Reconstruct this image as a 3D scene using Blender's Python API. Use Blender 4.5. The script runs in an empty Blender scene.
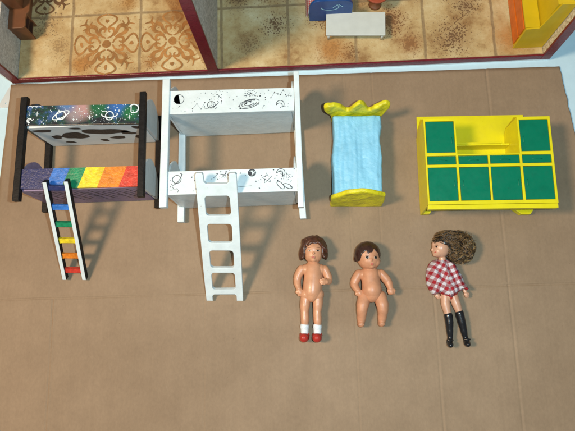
import bpy, bmesh, math, random
from mathutils import Vector, Matrix, noise
from mathutils.bvhtree import BVHTree

S = bpy.context.scene
C = S.collection
MM = 0.001                      # everything below is written in millimetres
rnd = random.Random(7)

# ------------------------------------------------------------------ camera
cd = bpy.data.cameras.new('camera')
cam = bpy.data.objects.new('camera', cd)
C.objects.link(cam)
cd.sensor_width = 36.0
cd.lens = 36.0 * 550.0 / 575.0
cd.clip_start = 0.01
cd.clip_end = 50
Rw = Matrix(((0.9985030, 0.0350229, 0.0420128), (-0.0260732, 0.9800004, -0.1972800), (-0.0480819, 0.1958893, 0.9794465)))
cam.matrix_world = Matrix.Translation((0, 0, 0.54)) @ Rw.to_4x4()
S.camera = cam

# ------------------------------------------------------------------ light
w = bpy.data.worlds.new('World')
S.world = w
w.use_nodes = True
bg = w.node_tree.nodes['Background']
bg.inputs[0].default_value = (0.80, 0.92, 1.0, 1)
bg.inputs[1].default_value = 0.15

def lamp(name, kind, loc, power, col, size, target=None):
    l = bpy.data.lights.new(name, kind)
    l.energy = power
    l.color = col
    if kind == 'AREA':
        l.shape = 'DISK'
        l.size = size
    else:
        l.shadow_soft_size = size
    o = bpy.data.objects.new(name, l)
    o.location = Vector(loc) * MM
    if target is not None:
        o.rotation_euler = (Vector(target) - Vector(loc)).to_track_quat('-Z', 'Y').to_euler()
    C.objects.link(o)
    return o

lamp('room_lamp', 'AREA', (-700, 20, 1130), 14.0, (1.0, 0.74, 0.50), 0.24, (-40, 120, 0))
lamp('phone_flash', 'POINT', (42, 4, 545), 8.7, (0.66, 0.90, 1.0), 0.004)

S.view_settings.view_transform = 'Standard'
S.view_settings.look = 'None'
S.view_settings.exposure = 0.0
S.view_settings.gamma = 1.0

# ------------------------------------------------------------------ materials
def nodes_of(name):
    m = bpy.data.materials.new(name)
    m.use_nodes = True
    nt = m.node_tree
    return m, nt, nt.nodes['Principled BSDF']

def mm_coords(nt):
    tc = nt.nodes.new('ShaderNodeTexCoord')
    mp = nt.nodes.new('ShaderNodeMapping')
    mp.inputs['Scale'].default_value = (1000, 1000, 1000)
    nt.links.new(tc.outputs['Object'], mp.inputs['Vector'])
    return mp.outputs[0]

def tex_noise(nt, vec, scale, detail=4, rough=0.55, stretch=None):
    if stretch:
        mp = nt.nodes.new('ShaderNodeMapping')
        mp.inputs['Scale'].default_value = stretch
        nt.links.new(vec, mp.inputs['Vector'])
        vec = mp.outputs[0]
    n = nt.nodes.new('ShaderNodeTexNoise')
    n.inputs['Scale'].default_value = scale
    n.inputs['Detail'].default_value = detail
    n.inputs['Roughness'].default_value = rough
    nt.links.new(vec, n.inputs['Vector'])
    return n.outputs['Fac']

def ramp(nt, fac, stops, interp='LINEAR'):
    r = nt.nodes.new('ShaderNodeValToRGB')
    r.color_ramp.interpolation = interp
    e = r.color_ramp.elements
    while len(e) < len(stops):
        e.new(0.5)
    for el, (p, c) in zip(e, stops):
        el.position = p
        el.color = (*c, 1) if len(c) == 3 else c
    nt.links.new(fac, r.inputs[0])
    return r.outputs[0]

def mix(nt, fac, a, b, mode='MIX'):
    n = nt.nodes.new('ShaderNodeMix')
    n.data_type = 'RGBA'
    n.blend_type = mode
    for val, sock in ((fac, n.inputs[0]), (a, n.inputs[6]), (b, n.inputs[7])):
        if hasattr(val, 'links'):
            nt.links.new(val, sock)
        elif isinstance(val, (int, float)):
            sock.default_value = val
        else:
            sock.default_value = (*val, 1)
    return n.outputs[2]

def mth(nt, op, a, b=0.0, clamp=False):
    n = nt.nodes.new('ShaderNodeMath')
    n.operation = op
    n.use_clamp = clamp
    for v, s in ((a, n.inputs[0]), (b, n.inputs[1])):
        if hasattr(v, 'links'):
            nt.links.new(v, s)
        else:
            s.default_value = v
    return n.outputs[0]

def bump(nt, bsdf, height, strength, dist):
    b = nt.nodes.new('ShaderNodeBump')
    b.inputs['Strength'].default_value = strength
    b.inputs['Distance'].default_value = dist * MM
    nt.links.new(height, b.inputs['Height'])
    nt.links.new(b.outputs[0], bsdf.inputs['Normal'])

def plain(name, col, rough=0.5, var=0.12, scale=0.12, bmp=0.25, bdist=0.25, bscale=0.5, wear=None, wear_at=0.68, spec=0.5):
    """paint / plastic: base colour with uneven patches, fine bumps and optional wear marks"""
    m, nt, b = nodes_of(name)
    v = mm_coords(nt)
    f = tex_noise(nt, v, scale, 6)
    lo = tuple(c * (1 - var) for c in col)
    hi = tuple(min(1, c * (1 + var)) for c in col)
    c = ramp(nt, f, [(0.3, lo), (0.7, hi)])
    if wear:
        f2 = tex_noise(nt, v, scale * 5, 8, 0.7)
        k = ramp(nt, f2, [(wear_at, (0, 0, 0)), (wear_at + 0.05, (1, 1, 1))])
        c = mix(nt, k, c, wear)
    nt.links.new(c, b.inputs['Base Color'])
    rr = ramp(nt, tex_noise(nt, v, scale * 3, 5), [(0.3, (rough * 0.8,) * 3), (0.7, (min(1, rough * 1.2),) * 3)])
    nt.links.new(rr, b.inputs['Roughness'])
    b.inputs['Specular IOR Level'].default_value = spec
    if bmp:
        bump(nt, b, tex_noise(nt, v, bscale, 5), bmp, bdist)
    return m

M = {}
M['white_table'] = plain('white_table', (0.56, 0.76, 0.86), 0.5, 0.03)
M['white_paint'] = plain('white_paint', (0.68, 0.76, 0.78), 0.42, 0.07, 0.09, 0.5, 0.6, 0.22, wear=(0.52, 0.54, 0.52), wear_at=0.64)
M['white_edge'] = plain('white_edge', (0.80, 0.82, 0.82), 0.5, 0.06)
M['ink'] = plain('ink', (0.03, 0.035, 0.045), 0.6, 0.3, 0.6)
M['black_paint'] = plain('black_paint', (0.010, 0.0095, 0.0095), 0.45, 0.4, 0.2, 0.35, 0.35, 0.5, wear=(0.09, 0.085, 0.08), wear_at=0.72, spec=0.18)
M['cow_white'] = plain('cow_white', (0.76, 0.82, 0.83), 0.45, 0.06, 0.08)
M['cow_spot'] = plain('cow_spot', (0.045, 0.035, 0.03), 0.6, 0.4, 0.4)
M['grey_paint'] = plain('grey_paint', (0.50, 0.57, 0.60), 0.45, 0.08, 0.15, 0.4, 0.5, 0.3)
M['purple'] = plain('purple', (0.23, 0.17, 0.29), 0.45, 0.2, 0.15, 0.4, 0.5, 0.3)
M['white_stroke'] = plain('white_stroke', (0.75, 0.84, 0.88), 0.5, 0.1, 0.6)
for nme, col in (('navy', (0.022, 0.030, 0.11)), ('sky_blue', (0.035, 0.17, 0.55)), ('green', (0.008, 0.23, 0.10)), ('yellow', (0.80, 0.60, 0.02)), ('orange', (0.75, 0.22, 0.015)), ('red', (0.58, 0.045, 0.025))):
    M[nme] = plain('paint_' + nme, col, 0.4, 0.3, 0.25, 0.7, 0.6, 0.5, wear=tuple(min(1, c * 1.4 + 0.05) for c in col), wear_at=0.66)
M['plastic_yellow'] = plain('plastic_yellow', (0.76, 0.66, 0.008), 0.36, 0.06, 0.05, 0.1, 0.2, 0.3)
M['plastic_green'] = plain('plastic_green', (0.001, 0.172, 0.092), 0.38, 0.12, 0.08, 0.15, 0.25, 0.4, spec=0.3)
M['old_yellow'] = plain('old_yellow', (0.62, 0.42, 0.008), 0.4, 0.08, 0.05, 0.1)
M['old_orange'] = plain('old_orange', (0.62, 0.13, 0.008), 0.42, 0.15, 0.1, 0.15)
M['clay_yellow'] = plain('clay_yellow', (0.70, 0.62, 0.015), 0.42, 0.22, 0.12, 0.9, 1.2, 0.22)
M['clay_blue'] = plain('clay_blue', (0.24, 0.57, 0.78), 0.5, 0.08, 0.1, 0.8, 1.5, 0.16)
M['skin'] = plain('skin', (0.60, 0.290, 0.160), 0.36, 0.08, 0.12, 0.08, 0.2, 0.4, spec=0.55)
M['skin_baby'] = plain('skin_baby', (0.56, 0.258, 0.14), 0.42, 0.10, 0.12, 0.1, 0.2, 0.4)
M['skin_vinyl'] = plain('skin_vinyl', (0.56, 0.31, 0.20), 0.35, 0.08, 0.12, 0.08, 0.2, 0.4)
M['cheek'] = plain('cheek', (0.55, 0.20, 0.11), 0.35, 0.1)
M['lip'] = plain('lip', (0.45, 0.09, 0.06), 0.5, 0.15)
M['eye_white'] = plain('eye_white', (0.54, 0.43, 0.35), 0.6, 0.05)
M['eye_dark'] = plain('eye_dark', (0.022, 0.013, 0.010), 0.25, 0.2)
M['brow'] = plain('brow', (0.24, 0.11, 0.06), 0.5, 0.2)
M['hair_brown'] = plain('hair_brown', (0.075, 0.026, 0.013), 0.36, 0.5, 0.35, 0.5, 0.5, 0.5, wear=(0.16, 0.07, 0.035), wear_at=0.66)
M['hair_dark'] = plain('hair_dark', (0.042, 0.017, 0.012), 0.3, 0.3, 0.2, 0.2, 0.4, 0.4)
M['sock'] = plain('sock', (0.74, 0.78, 0.80), 0.55, 0.08, 0.3, 0.7, 0.5, 0.8)
M['shoe_red'] = plain('shoe_red', (0.42, 0.032, 0.022), 0.28, 0.15, 0.2)
M['boot'] = plain('boot', (0.012, 0.012, 0.014), 0.22, 0.2, 0.3, 0.3, 0.4, 0.4)
M['strand_dark'] = plain('strand_dark', (0.020, 0.012, 0.007), 0.33, 0.3, 0.3)
M['strand_brown'] = plain('strand_brown', (0.150, 0.086, 0.036), 0.3, 0.3, 0.3)
M['strand_gold'] = plain('strand_gold', (0.36, 0.23, 0.095), 0.28, 0.3, 0.3)
M['maroon'] = plain('maroon', (0.155, 0.010, 0.018), 0.33, 0.2, 0.2, 0.5, 0.5, 0.4)
M['wood_brown'] = plain('wood_brown', (0.155, 0.060, 0.024), 0.4, 0.2, 0.05, 0.2, 0.3, 0.3)
M['wood_dark'] = plain('wood_dark', (0.055, 0.022, 0.012), 0.5, 0.2, 0.1)
M['toy_blue'] = plain('toy_blue', (0.010, 0.062, 0.235), 0.4, 0.15, 0.1)
M['toy_cyan'] = plain('toy_cyan', (0.30, 0.55, 0.68), 0.5, 0.15, 0.1)
M['toy_red'] = plain('toy_red', (0.36, 0.07, 0.03), 0.4, 0.15, 0.1)
M['toy_white'] = plain('toy_white', (0.58, 0.61, 0.57), 0.42, 0.05, 0.1)
M['clear_tag'] = plain('clear_tag', (0.62, 0.66, 0.66), 0.25, 0.05)
M['ornament'] = plain('ornament', (0.36, 0.165, 0.045), 0.5, 0.35, 0.09, wear=(0.50, 0.33, 0.13), wear_at=0.6)
M['ornament_dark'] = plain('ornament_dark', (0.17, 0.085, 0.035), 0.5, 0.35, 0.09, wear=(0.40, 0.27, 0.13), wear_at=0.62)

def old_plastic(m, grime, amount, scale):
    nt = m.node_tree
    b = nt.nodes['Principled BSDF']
    src = b.inputs['Base Color'].links[0].from_socket
    v = mm_coords(nt)
    f = tex_noise(nt, v, scale, 7, 0.7)
    k = ramp(nt, f, [(0.50, (0, 0, 0)), (0.72, (1, 1, 1))])
    c = mix(nt, mth(nt, 'MULTIPLY', k, amount), src, grime)
    f2 = tex_noise(nt, v, scale * 6, 5, 0.7)
    k2 = ramp(nt, f2, [(0.66, (0, 0, 0)), (0.70, (1, 1, 1))])
    c = mix(nt, mth(nt, 'MULTIPLY', k2, amount * 0.8), c, tuple(g * 0.6 for g in grime))
    nt.links.new(c, b.inputs['Base Color'])
old_plastic(M['skin'], (0.40, 0.18, 0.09), 0.5, 0.10)
old_plastic(M['skin_baby'], (0.36, 0.16, 0.085), 0.5, 0.10)
old_plastic(M['plastic_yellow'], (0.62, 0.50, 0.02), 0.35, 0.06)
old_plastic(M['plastic_green'], (0.006, 0.11, 0.065), 0.5, 0.08)

def m_cardboard():
    m, nt, b = nodes_of('cardboard')
    v = mm_coords(nt)
    big = tex_noise(nt, v, 0.008, 5)
    c = ramp(nt, big, [(0.3, (0.262, 0.182, 0.114)), (0.7, (0.312, 0.220, 0.142))])
    fib = tex_noise(nt, v, 0.45, 6, 0.7, (1.0, 0.6, 1.0))
    c = mix(nt, 0.32, c, ramp(nt, fib, [(0.3, (0.38, 0.38, 0.38)), (0.7, (0.60, 0.60, 0.60))]), 'OVERLAY')
    corr = tex_noise(nt, v, 0.16, 2, 0.5, (1.0, 0.012, 1.0))
    c = mix(nt, 0.09, c, ramp(nt, corr, [(0.35, (0.40, 0.40, 0.40)), (0.65, (0.60, 0.60, 0.60))]), 'OVERLAY')
    blot = tex_noise(nt, v, 0.035, 6, 0.65)
    c = mix(nt, 0.28, c, ramp(nt, blot, [(0.35, (0.40, 0.39, 0.38)), (0.65, (0.58, 0.58, 0.58))]), 'OVERLAY')
    sm = tex_noise(nt, v, 0.011, 3, 0.5)
    c = mix(nt, 0.25, c, ramp(nt, sm, [(0.35, (0.42, 0.41, 0.40)), (0.65, (0.57, 0.57, 0.58))]), 'OVERLAY')
    sc_ = tex_noise(nt, v, 0.06, 7, 0.75, (1.0, 0.35, 1.0))
    c = mix(nt, mth(nt, 'MULTIPLY', ramp(nt, sc_, [(0.64, (0, 0, 0)), (0.74, (1, 1, 1))]), 0.30), c, (0.42, 0.33, 0.24))
    sp = tex_noise(nt, v, 0.35, 3, 0.5)
    k = ramp(nt, sp, [(0.735, (0, 0, 0)), (0.76, (1, 1, 1))])
    c = mix(nt, mth(nt, 'MULTIPLY', k, 0.35), c, (0.15, 0.09, 0.05))
    nt.links.new(c, b.inputs['Base Color'])
    b.inputs['Roughness'].default_value = 0.72
    b.inputs['Specular IOR Level'].default_value = 0.3
    h = mth(nt, 'ADD', mth(nt, 'MULTIPLY', corr, 1.2), mth(nt, 'MULTIPLY', fib, 0.3))
    bump(nt, b, h, 0.22, 0.4)
    return m
M['cardboard'] = m_cardboard()
M['cardboard_edge'] = plain('cardboard_edge', (0.20, 0.12, 0.06), 0.8, 0.3, 0.4)

def m_floor():
    """cream stone tiles with grout lines and rusty speckles, all printed on one sheet"""
    m, nt, b = nodes_of('floor_tiles')
    v = mm_coords(nt)
    sep = nt.nodes.new('ShaderNodeSeparateXYZ')
    nt.links.new(v, sep.inputs[0])
    X, Y = sep.outputs[0], sep.outputs[1]
    big = tex_noise(nt, v, 0.030, 8, 0.68)
    base = ramp(nt, big, [(0.34, (0.30, 0.165, 0.06)), (0.46, (0.50, 0.345, 0.155)), (0.56, (0.58, 0.44, 0.225)), (0.68, (0.68, 0.57, 0.34))])
    wob = tex_noise(nt, v, 0.05, 4)
    wv = tex_noise(nt, v, 0.20, 5, 0.65)
    vor = nt.nodes.new('ShaderNodeTexVoronoi')
    vor.inputs['Scale'].default_value = 0.46
    wmix = nt.nodes.new('ShaderNodeVectorMath')
    wmix.operation = 'ADD'
    nn = nt.nodes.new('ShaderNodeTexNoise')
    nn.inputs['Scale'].default_value = 0.3
    nt.links.new(v, nn.inputs['Vector'])
    sc = nt.nodes.new('ShaderNodeVectorMath')
    sc.operation = 'SCALE'
    sc.inputs[3].default_value = 4.0
    nt.links.new(nn.outputs['Color'], sc.inputs[0])
    nt.links.new(v, wmix.inputs[0])
    nt.links.new(sc.outputs[0], wmix.inputs[1])
    nt.links.new(wmix.outputs[0], vor.inputs['Vector'])
    fine_ = tex_noise(nt, v, 0.55, 4, 0.6)
    col0 = mix(nt, mth(nt, 'MULTIPLY', mth(nt, 'GREATER_THAN', fine_, 0.64), 0.45), base, (0.24, 0.13, 0.055))
    base = col0
    # stains: (x, y, radius, wash amount, rust or brown)
    col = base
    for (sx, sy, r, wash, spots, tone) in ((-60, 292, 22, 0.3, 0.6, (0.20, 0.10, 0.04)), (20, 320, 24, 0.35, 0.9, (0.20, 0.095, 0.035)), (110, 285, 22, 0.6, 0.7, (0.28, 0.13, 0.045)), (170, 325, 26, 0.35, 0.9, (0.17, 0.085, 0.035)), (-70, 345, 26, 0.3, 0.8, (0.17, 0.09, 0.04)), (120, 345, 22, 0.5, 0.8, (0.24, 0.12, 0.045)), (-265, 300, 26, 0.12, 0.5, (0.26, 0.15, 0.06)), (45, 275, 22, 0.4, 0.9, (0.22, 0.10, 0.035)),
                                (28, 282, 30, 0.75, 0.5, (0.36, 0.17, 0.05)), (-30, 315, 30, 0.25, 1.0, (0.19, 0.095, 0.04)), (88, 312, 32, 0.55, 1.0, (0.24, 0.11, 0.04)),
                                (155, 290, 38, 0.32, 1.0, (0.19, 0.095, 0.04)), (215, 285, 34, 0.8, 0.3, (0.38, 0.19, 0.06)), (-238, 280, 22, 0.75, 0.6, (0.36, 0.17, 0.045)),
                                (-165, 276, 15, 0.5, 0.8, (0.30, 0.15, 0.05)), (-125, 350, 40, 0.75, 0.5, (0.33, 0.16, 0.05)), (-30, 360, 40, 0.5, 0.8, (0.26, 0.13, 0.05)), (-280, 330, 26, 0.1, 0.7, (0.16, 0.10, 0.05)),
                                (160, 350, 35, 0.4, 0.8, (0.22, 0.12, 0.05)), (-190, 352, 22, 0.45, 0.6, (0.36, 0.18, 0.05)), (60, 340, 26, 0.4, 0.6, (0.3, 0.16, 0.06)), (-112, 300, 14, 0.5, 0.5, (0.36, 0.2, 0.07))):
        d = nt.nodes.new('ShaderNodeVectorMath')
        d.operation = 'DISTANCE'
        d.inputs[1].default_value = (sx, sy, 8)
        nt.links.new(v, d.inputs[0])
        near = mth(nt, 'SUBTRACT', 1.0, mth(nt, 'DIVIDE', d.outputs['Value'], r), True)
        k = mth(nt, 'MULTIPLY', mth(nt, 'ADD', near, mth(nt, 'MULTIPLY', mth(nt, 'SUBTRACT', wv, 0.5), 1.1)), near, True)
        col = mix(nt, mth(nt, 'MULTIPLY', k, wash * 2.2, True), col, tuple(t * 1.25 for t in tone))
        lim = mth(nt, 'MULTIPLY', near, 0.70)
        spot = mth(nt, 'GREATER_THAN', mth(nt, 'ADD', lim, mth(nt, 'MULTIPLY', mth(nt, 'SUBTRACT', wob, 0.5), 0.9)), mth(nt, 'ADD', vor.outputs['Distance'], 0.06))
        spot = mth(nt, 'MULTIPLY', spot, mth(nt, 'GREATER_THAN', near, 0.02))
        col = mix(nt, mth(nt, 'MULTIPLY', spot, 0.9 * spots), col, tuple(t * 0.75 for t in tone))
    # grout: left room pitch 74.5 from -250, right room pitch 71 from -17, rows pitch 70.5 from 336.5
    def line(coord, start, pitch, half):
        t = mth(nt, 'ADD', coord, mth(nt, 'MULTIPLY', mth(nt, 'SUBTRACT', wob, 0.5), 3.0))
        t = mth(nt, 'DIVIDE', mth(nt, 'SUBTRACT', t, start), pitch)
        fr = mth(nt, 'ABSOLUTE', mth(nt, 'SUBTRACT', mth(nt, 'FRACT', mth(nt, 'ADD', t, 0.5)), 0.5))
        return mth(nt, 'SUBTRACT', 1.0, mth(nt, 'DIVIDE', mth(nt, 'MULTIPLY', fr, pitch), half), True)
    left = mth(nt, 'LESS_THAN', X, -95.0)
    gx = mth(nt, 'ADD', mth(nt, 'MULTIPLY', line(X, -250, 74.5, 2.0), left), mth(nt, 'MULTIPLY', line(X, -17, 71, 2.0), mth(nt, 'SUBTRACT', 1.0, left)))
    gy = line(Y, 336.5, 70.5, 1.9)
    g = mth(nt, 'MAXIMUM', gx, gy)
    gk = ramp(nt, g, [(0.1, (0, 0, 0)), (0.45, (1, 1, 1))])
    gcol = ramp(nt, wv, [(0.3, (0.19, 0.12, 0.06)), (0.7, (0.32, 0.22, 0.11))])
    col = mix(nt, mth(nt, 'MULTIPLY', gk, 0.8), col, gcol)
    nt.links.new(col, b.inputs['Base Color'])
    b.inputs['Roughness'].default_value = 0.5
    bump(nt, b, mth(nt, 'SUBTRACT', wv, mth(nt, 'MULTIPLY', g, 1.0)), 0.3, 0.6)
    return m
M['floor_tiles'] = m_floor()

def m_speckle(name, a, bcol, sc, gridlike=False):
    m, nt, b = nodes_of(name)
    v = mm_coords(nt)
    f = tex_noise(nt, v, sc, 4, 0.7)
    c = ramp(nt, f, [(0.40, bcol), (0.60, a)])
    f2 = tex_noise(nt, v, 0.05, 4)
    c = mix(nt, 0.5, c, ramp(nt, f2, [(0.3, (0.42, 0.42, 0.42)), (0.7, (0.58, 0.58, 0.58))]), 'OVERLAY')
    if gridlike:
        br = nt.nodes.new('ShaderNodeTexBrick')
        br.inputs['Scale'].default_value = 0.10
        br.inputs['Color1'].default_value = (*a, 1)
        br.inputs['Color2'].default_value = (*bcol, 1)
        br.inputs['Mortar'].default_value = (*(x * 0.7 for x in bcol), 1)
        mp = nt.nodes.new('ShaderNodeMapping')
        mp.inputs['Rotation'].default_value = (0, math.radians(90), math.radians(90))
        nt.links.new(v, mp.inputs['Vector'])
        nt.links.new(mp.outputs[0], br.inputs['Vector'])
        c = mix(nt, 0.45, c, br.outputs['Color'])
    nt.links.new(c, b.inputs['Base Color'])
    b.inputs['Roughness'].default_value = 0.75
    bump(nt, b, f, 0.6, 0.5)
    return m
M['wall_grey'] = m_speckle('wall_grey', (0.58, 0.57, 0.52), (0.32, 0.31, 0.28), 0.45)
M['wall_stone'] = m_speckle('wall_stone', (0.60, 0.58, 0.52), (0.36, 0.34, 0.30), 0.4, True)
M['wall_beige'] = m_speckle('wall_beige', (0.70, 0.62, 0.45), (0.42, 0.33, 0.20), 0.32)

def m_galaxy():
    m, nt, b = nodes_of('galaxy_paint')
    v = mm_coords(nt)
    f = tex_noise(nt, v, 0.055, 6, 0.65)
    c = ramp(nt, f, [(0.42, (0.006, 0.007, 0.012)), (0.50, (0.014, 0.028, 0.036)), (0.55, (0.010, 0.055, 0.030)), (0.61, (0.025, 0.075, 0.21)), (0.70, (0.09, 0.17, 0.34))])
    sep = nt.nodes.new('ShaderNodeSeparateXYZ')
    nt.links.new(v, sep.inputs[0])
    def patch(col, cx, cy, r, k, colr):
        d = nt.nodes.new('ShaderNodeVectorMath')
        d.operation = 'DISTANCE'
        cmb = nt.nodes.new('ShaderNodeCombineXYZ')
        nt.links.new(sep.outputs[0], cmb.inputs[0])
        nt.links.new(sep.outputs[1], cmb.inputs[1])
        d.inputs[1].default_value = (cx, cy, 0)
        nt.links.new(cmb.outputs[0], d.inputs[0])
        near = mth(nt, 'SUBTRACT', 1.0, mth(nt, 'DIVIDE', d.outputs['Value'], r), True)
        near = mth(nt, 'MULTIPLY', mth(nt, 'MULTIPLY', near, mth(nt, 'ADD', f, 0.6)), k, True)
        return mix(nt, near, col, colr)
    c = patch(c, 58, 92, 19, 1.6, (0.46, 0.26, 0.25))
    c = patch(c, 52, 82, 11, 0.9, (0.30, 0.26, 0.28))
    c = patch(c, 76, 90, 13, 1.8, (0.012, 0.12, 0.05))
    c = patch(c, 95, 90, 14, 1.5, (0.03, 0.13, 0.40))
    c = patch(c, 106, 82, 10, 1.5, (0.012, 0.14, 0.05))
    c = patch(c, 45, 94, 12, 1.4, (0.09, 0.20, 0.42))
    vo = nt.nodes.new('ShaderNodeTexVoronoi')
    vo.inputs['Scale'].default_value = 0.42
    nt.links.new(v, vo.inputs['Vector'])
    st = mth(nt, 'LESS_THAN', vo.outputs['Distance'], 0.16)
    c = mix(nt, mth(nt, 'MULTIPLY', st, 0.8), c, (0.55, 0.68, 0.75))
    nt.links.new(c, b.inputs['Base Color'])
    b.inputs['Roughness'].default_value = 0.35
    bump(nt, b, tex_noise(nt, v, 0.4, 4), 0.4, 0.5)
    return m
M['galaxy'] = m_galaxy()

def m_gingham(name, pitch, red, white, uv=False):
    m, nt, b = nodes_of(name)
    if uv:
        tc = nt.nodes.new('ShaderNodeTexCoord')
        v = tc.outputs['UV']
    else:
        v = mm_coords(nt)
    sep = nt.nodes.new('ShaderNodeSeparateXYZ')
    nt.links.new(v, sep.inputs[0])
    def stripe(s):
        t = mth(nt, 'FRACT', mth(nt, 'DIVIDE', s, pitch))
        t = mth(nt, 'ABSOLUTE', mth(nt, 'SUBTRACT', t, 0.5))
        return ramp(nt, t, [(0.22, (0, 0, 0)), (0.28, (1, 1, 1))])
    a, c = stripe(sep.outputs[0]), stripe(sep.outputs[1])
    s = mth(nt, 'MULTIPLY', mth(nt, 'ADD', a, c), 0.5)
    mid = tuple(r * 0.62 + w_ * 0.38 * 0.75 for r, w_ in zip(red, white))
    col = ramp(nt, s, [(0.1, white), (0.25, mid), (0.75, mid), (0.9, red)])
    vo = mm_coords(nt)
    n = tex_noise(nt, vo, 1.2, 4, 0.7)
    col = mix(nt, 0.5, col, ramp(nt, n, [(0.3, (0.36, 0.36, 0.36)), (0.7, (0.62, 0.62, 0.62))]), 'OVERLAY')
    nt.links.new(col, b.inputs['Base Color'])
    b.inputs['Roughness'].default_value = 0.85
    b.inputs['Specular IOR Level'].default_value = 0.2
    bump(nt, b, n, 0.5, 0.3)
    return m
M['gingham'] = m_gingham('gingham_shirt', 6.0, (0.33, 0.018, 0.026), (0.60, 0.58, 0.61), True)
M['gingham_small'] = m_gingham('gingham_cloth', 2.4, (0.45, 0.04, 0.05), (0.66, 0.62, 0.60))

# ------------------------------------------------------------------ mesh helpers
class MB:
    """collects shapes (millimetres) and links them as ONE mesh object"""
    def __init__(s):
        s.bm = bmesh.new()
        s.uv = None
    def _mat(s, faces, mi):
        for f in faces:
            f.material_index = mi
    def box(s, x0, x1, y0, y1, z0, z1, mi=0, bev=0.0):
        t = bmesh.new()
        bmesh.ops.create_cube(t, size=1)
        for v in t.verts:
            v.co = Vector(((x0 + x1) / 2 + v.co.x * (x1 - x0), (y0 + y1) / 2 + v.co.y * (y1 - y0), (z0 + z1) / 2 + v.co.z * (z1 - z0)))
        if bev:
            bmesh.ops.bevel(t, geom=t.edges[:], offset=bev, segments=2, profile=0.6, affect='EDGES')
        s.add(t, mi)
        return s
    def add(s, t, mi=0, mat=None):
        if mat is not None:
            bmesh.ops.transform(t, matrix=mat, verts=t.verts)
        t.verts.index_update()
        vs = [s.bm.verts.new(v.co) for v in t.verts]
        for f in t.faces:
            try:
                nf = s.bm.faces.new([vs[v.index] for v in f.verts])
                nf.material_index = mi if mi is not None else f.material_index
            except ValueError:
                pass
        t.free()
    def prism(s, loops, h0, h1, mi=0, bev=0.0, axes='xyz', mat=None, jitter=0.0):
        """outline (and hole loops) in a plane, extruded from h0 to h1; axes says where (u, v, height) go"""
        if isinstance(loops[0][0], (int, float)):
            loops = [loops]
        t = bmesh.new()
        edges = []
        for lp in loops:
            vs = [t.verts.new((p[0], p[1], h0)) for p in lp]
            for i in range(len(vs)):
                edges.append(t.edges.new((vs[i], vs[(i + 1) % len(vs)])))
        if len(loops) == 1:
            t.faces.new([e for e in t.verts])
        else:
            bmesh.ops.triangle_fill(t, use_beauty=True, use_dissolve=False, edges=edges)
        faces = t.faces[:]
        r = bmesh.ops.extrude_face_region(t, geom=faces)
        for e in r['geom']:
            if isinstance(e, bmesh.types.BMVert):
                e.co.z = h1
        bmesh.ops.recalc_face_normals(t, faces=t.faces[:])
        if bev:
            es = [e for e in t.edges if len(e.link_faces) == 2 and e.calc_face_angle(0) > 0.8 and abs(e.verts[0].co.z - e.verts[1].co.z) < 1e-6]
            bmesh.ops.bevel(t, geom=es, offset=bev, segments=2, profile=0.6, affect='EDGES')
        ix = {'x': 0, 'y': 1, 'z': 2}
        for v in t.verts:
            c = [0, 0, 0]
            for k, a in enumerate(axes):
                c[ix[a]] = v.co[k]
            v.co = Vector(c)
        bmesh.ops.recalc_face_normals(t, faces=t.faces[:])
        s.add(t, mi, mat)
        return s
    def stroke(s, pts, width, h, mi=1, closed=False, axes='xyz', thick=0.12):
        """a painted line: a thin ribbon with real thickness on a flat face"""
        pts = [Vector((p[0], p[1])) for p in pts]
        n = len(pts)
        L, R = [], []
        for i in range(n):
            a = pts[(i - 1) % n] if closed or i > 0 else pts[i]
            b = pts[(i + 1) % n] if closed or i < n - 1 else pts[i]
            d = (b - a)
            if d.length < 1e-9:
                d = Vector((1, 0))
            d.normalize()
            nrm = Vector((-d.y, d.x)) * (width[i] if isinstance(width, list) else width) / 2
            L.append(pts[i] + nrm)
            R.append(pts[i] - nrm)
        ix = {'x': 0, 'y': 1, 'z': 2}
        def mk(p, hh):
            c = [0, 0, 0]
            for k, a in zip((p.x, p.y, hh), axes):
                c[ix[a]] = k
            return s.bm.verts.new(c)
        l0 = [mk(p, h + thick) for p in L]
        r0 = [mk(p, h + thick) for p in R]
        m = n if closed else n - 1
        for i in range(m):
            j = (i + 1) % n
            try:
                f = s.bm.faces.new((l0[i], r0[i], r0[j], l0[j]))
                f.material_index = mi
            except ValueError:
                pass
        return s
    def blob2d(s, cx, cy, rx, ry, h, mi=1, axes='xyz', wob=0.15, rot=0.0, thick=0.12, n=20, seed=0):
        q = random.Random(seed)
        ph = [q.uniform(0, 6.28) for _ in range(3)]
        ix = {'x': 0, 'y': 1, 'z': 2}
        vs = []
        for i in range(n):
            a = 2 * math.pi * i / n
            k = 1 + wob * (math.sin(2 * a + ph[0]) + 0.6 * math.sin(3 * a + ph[1]) + 0.4 * math.sin(5 * a + ph[2]))
            u, v = rx * k * math.cos(a), ry * k * math.sin(a)
            u, v = u * math.cos(rot) - v * math.sin(rot), u * math.sin(rot) + v * math.cos(rot)
            c = [0, 0, 0]
            for kk, ax in zip((cx + u, cy + v, h + thick), axes):
                c[ix[ax]] = kk
            vs.append(s.bm.verts.new(c))
        f = s.bm.faces.new(vs)
        f.material_index = mi
        return s
    def tube(s, pts, r, mi=0, sides=8, caps=True):
        pts = [Vector(p) for p in pts]
        rr = r if isinstance(r, (list, tuple)) else [r] * len(pts)
        rings = []
        up = Vector((0.13, 0.27, 1)).normalized()
        for i, p in enumerate(pts):
            d = (pts[min(i + 1, len(pts) - 1)] - pts[max(i - 1, 0)])
            if d.length < 1e-9:
                d = Vector((1, 0, 0))
            d.normalize()
            x = d.cross(up)
            if x.length < 1e-3:
                x = d.cross(Vector((1, 0, 0)))
            x.normalize()
            y = d.cross(x)
            rings.append([s.bm.verts.new(p + (x * math.cos(2 * math.pi * k / sides) + y * math.sin(2 * math.pi * k / sides)) * rr[i]) for k in range(sides)])
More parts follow.
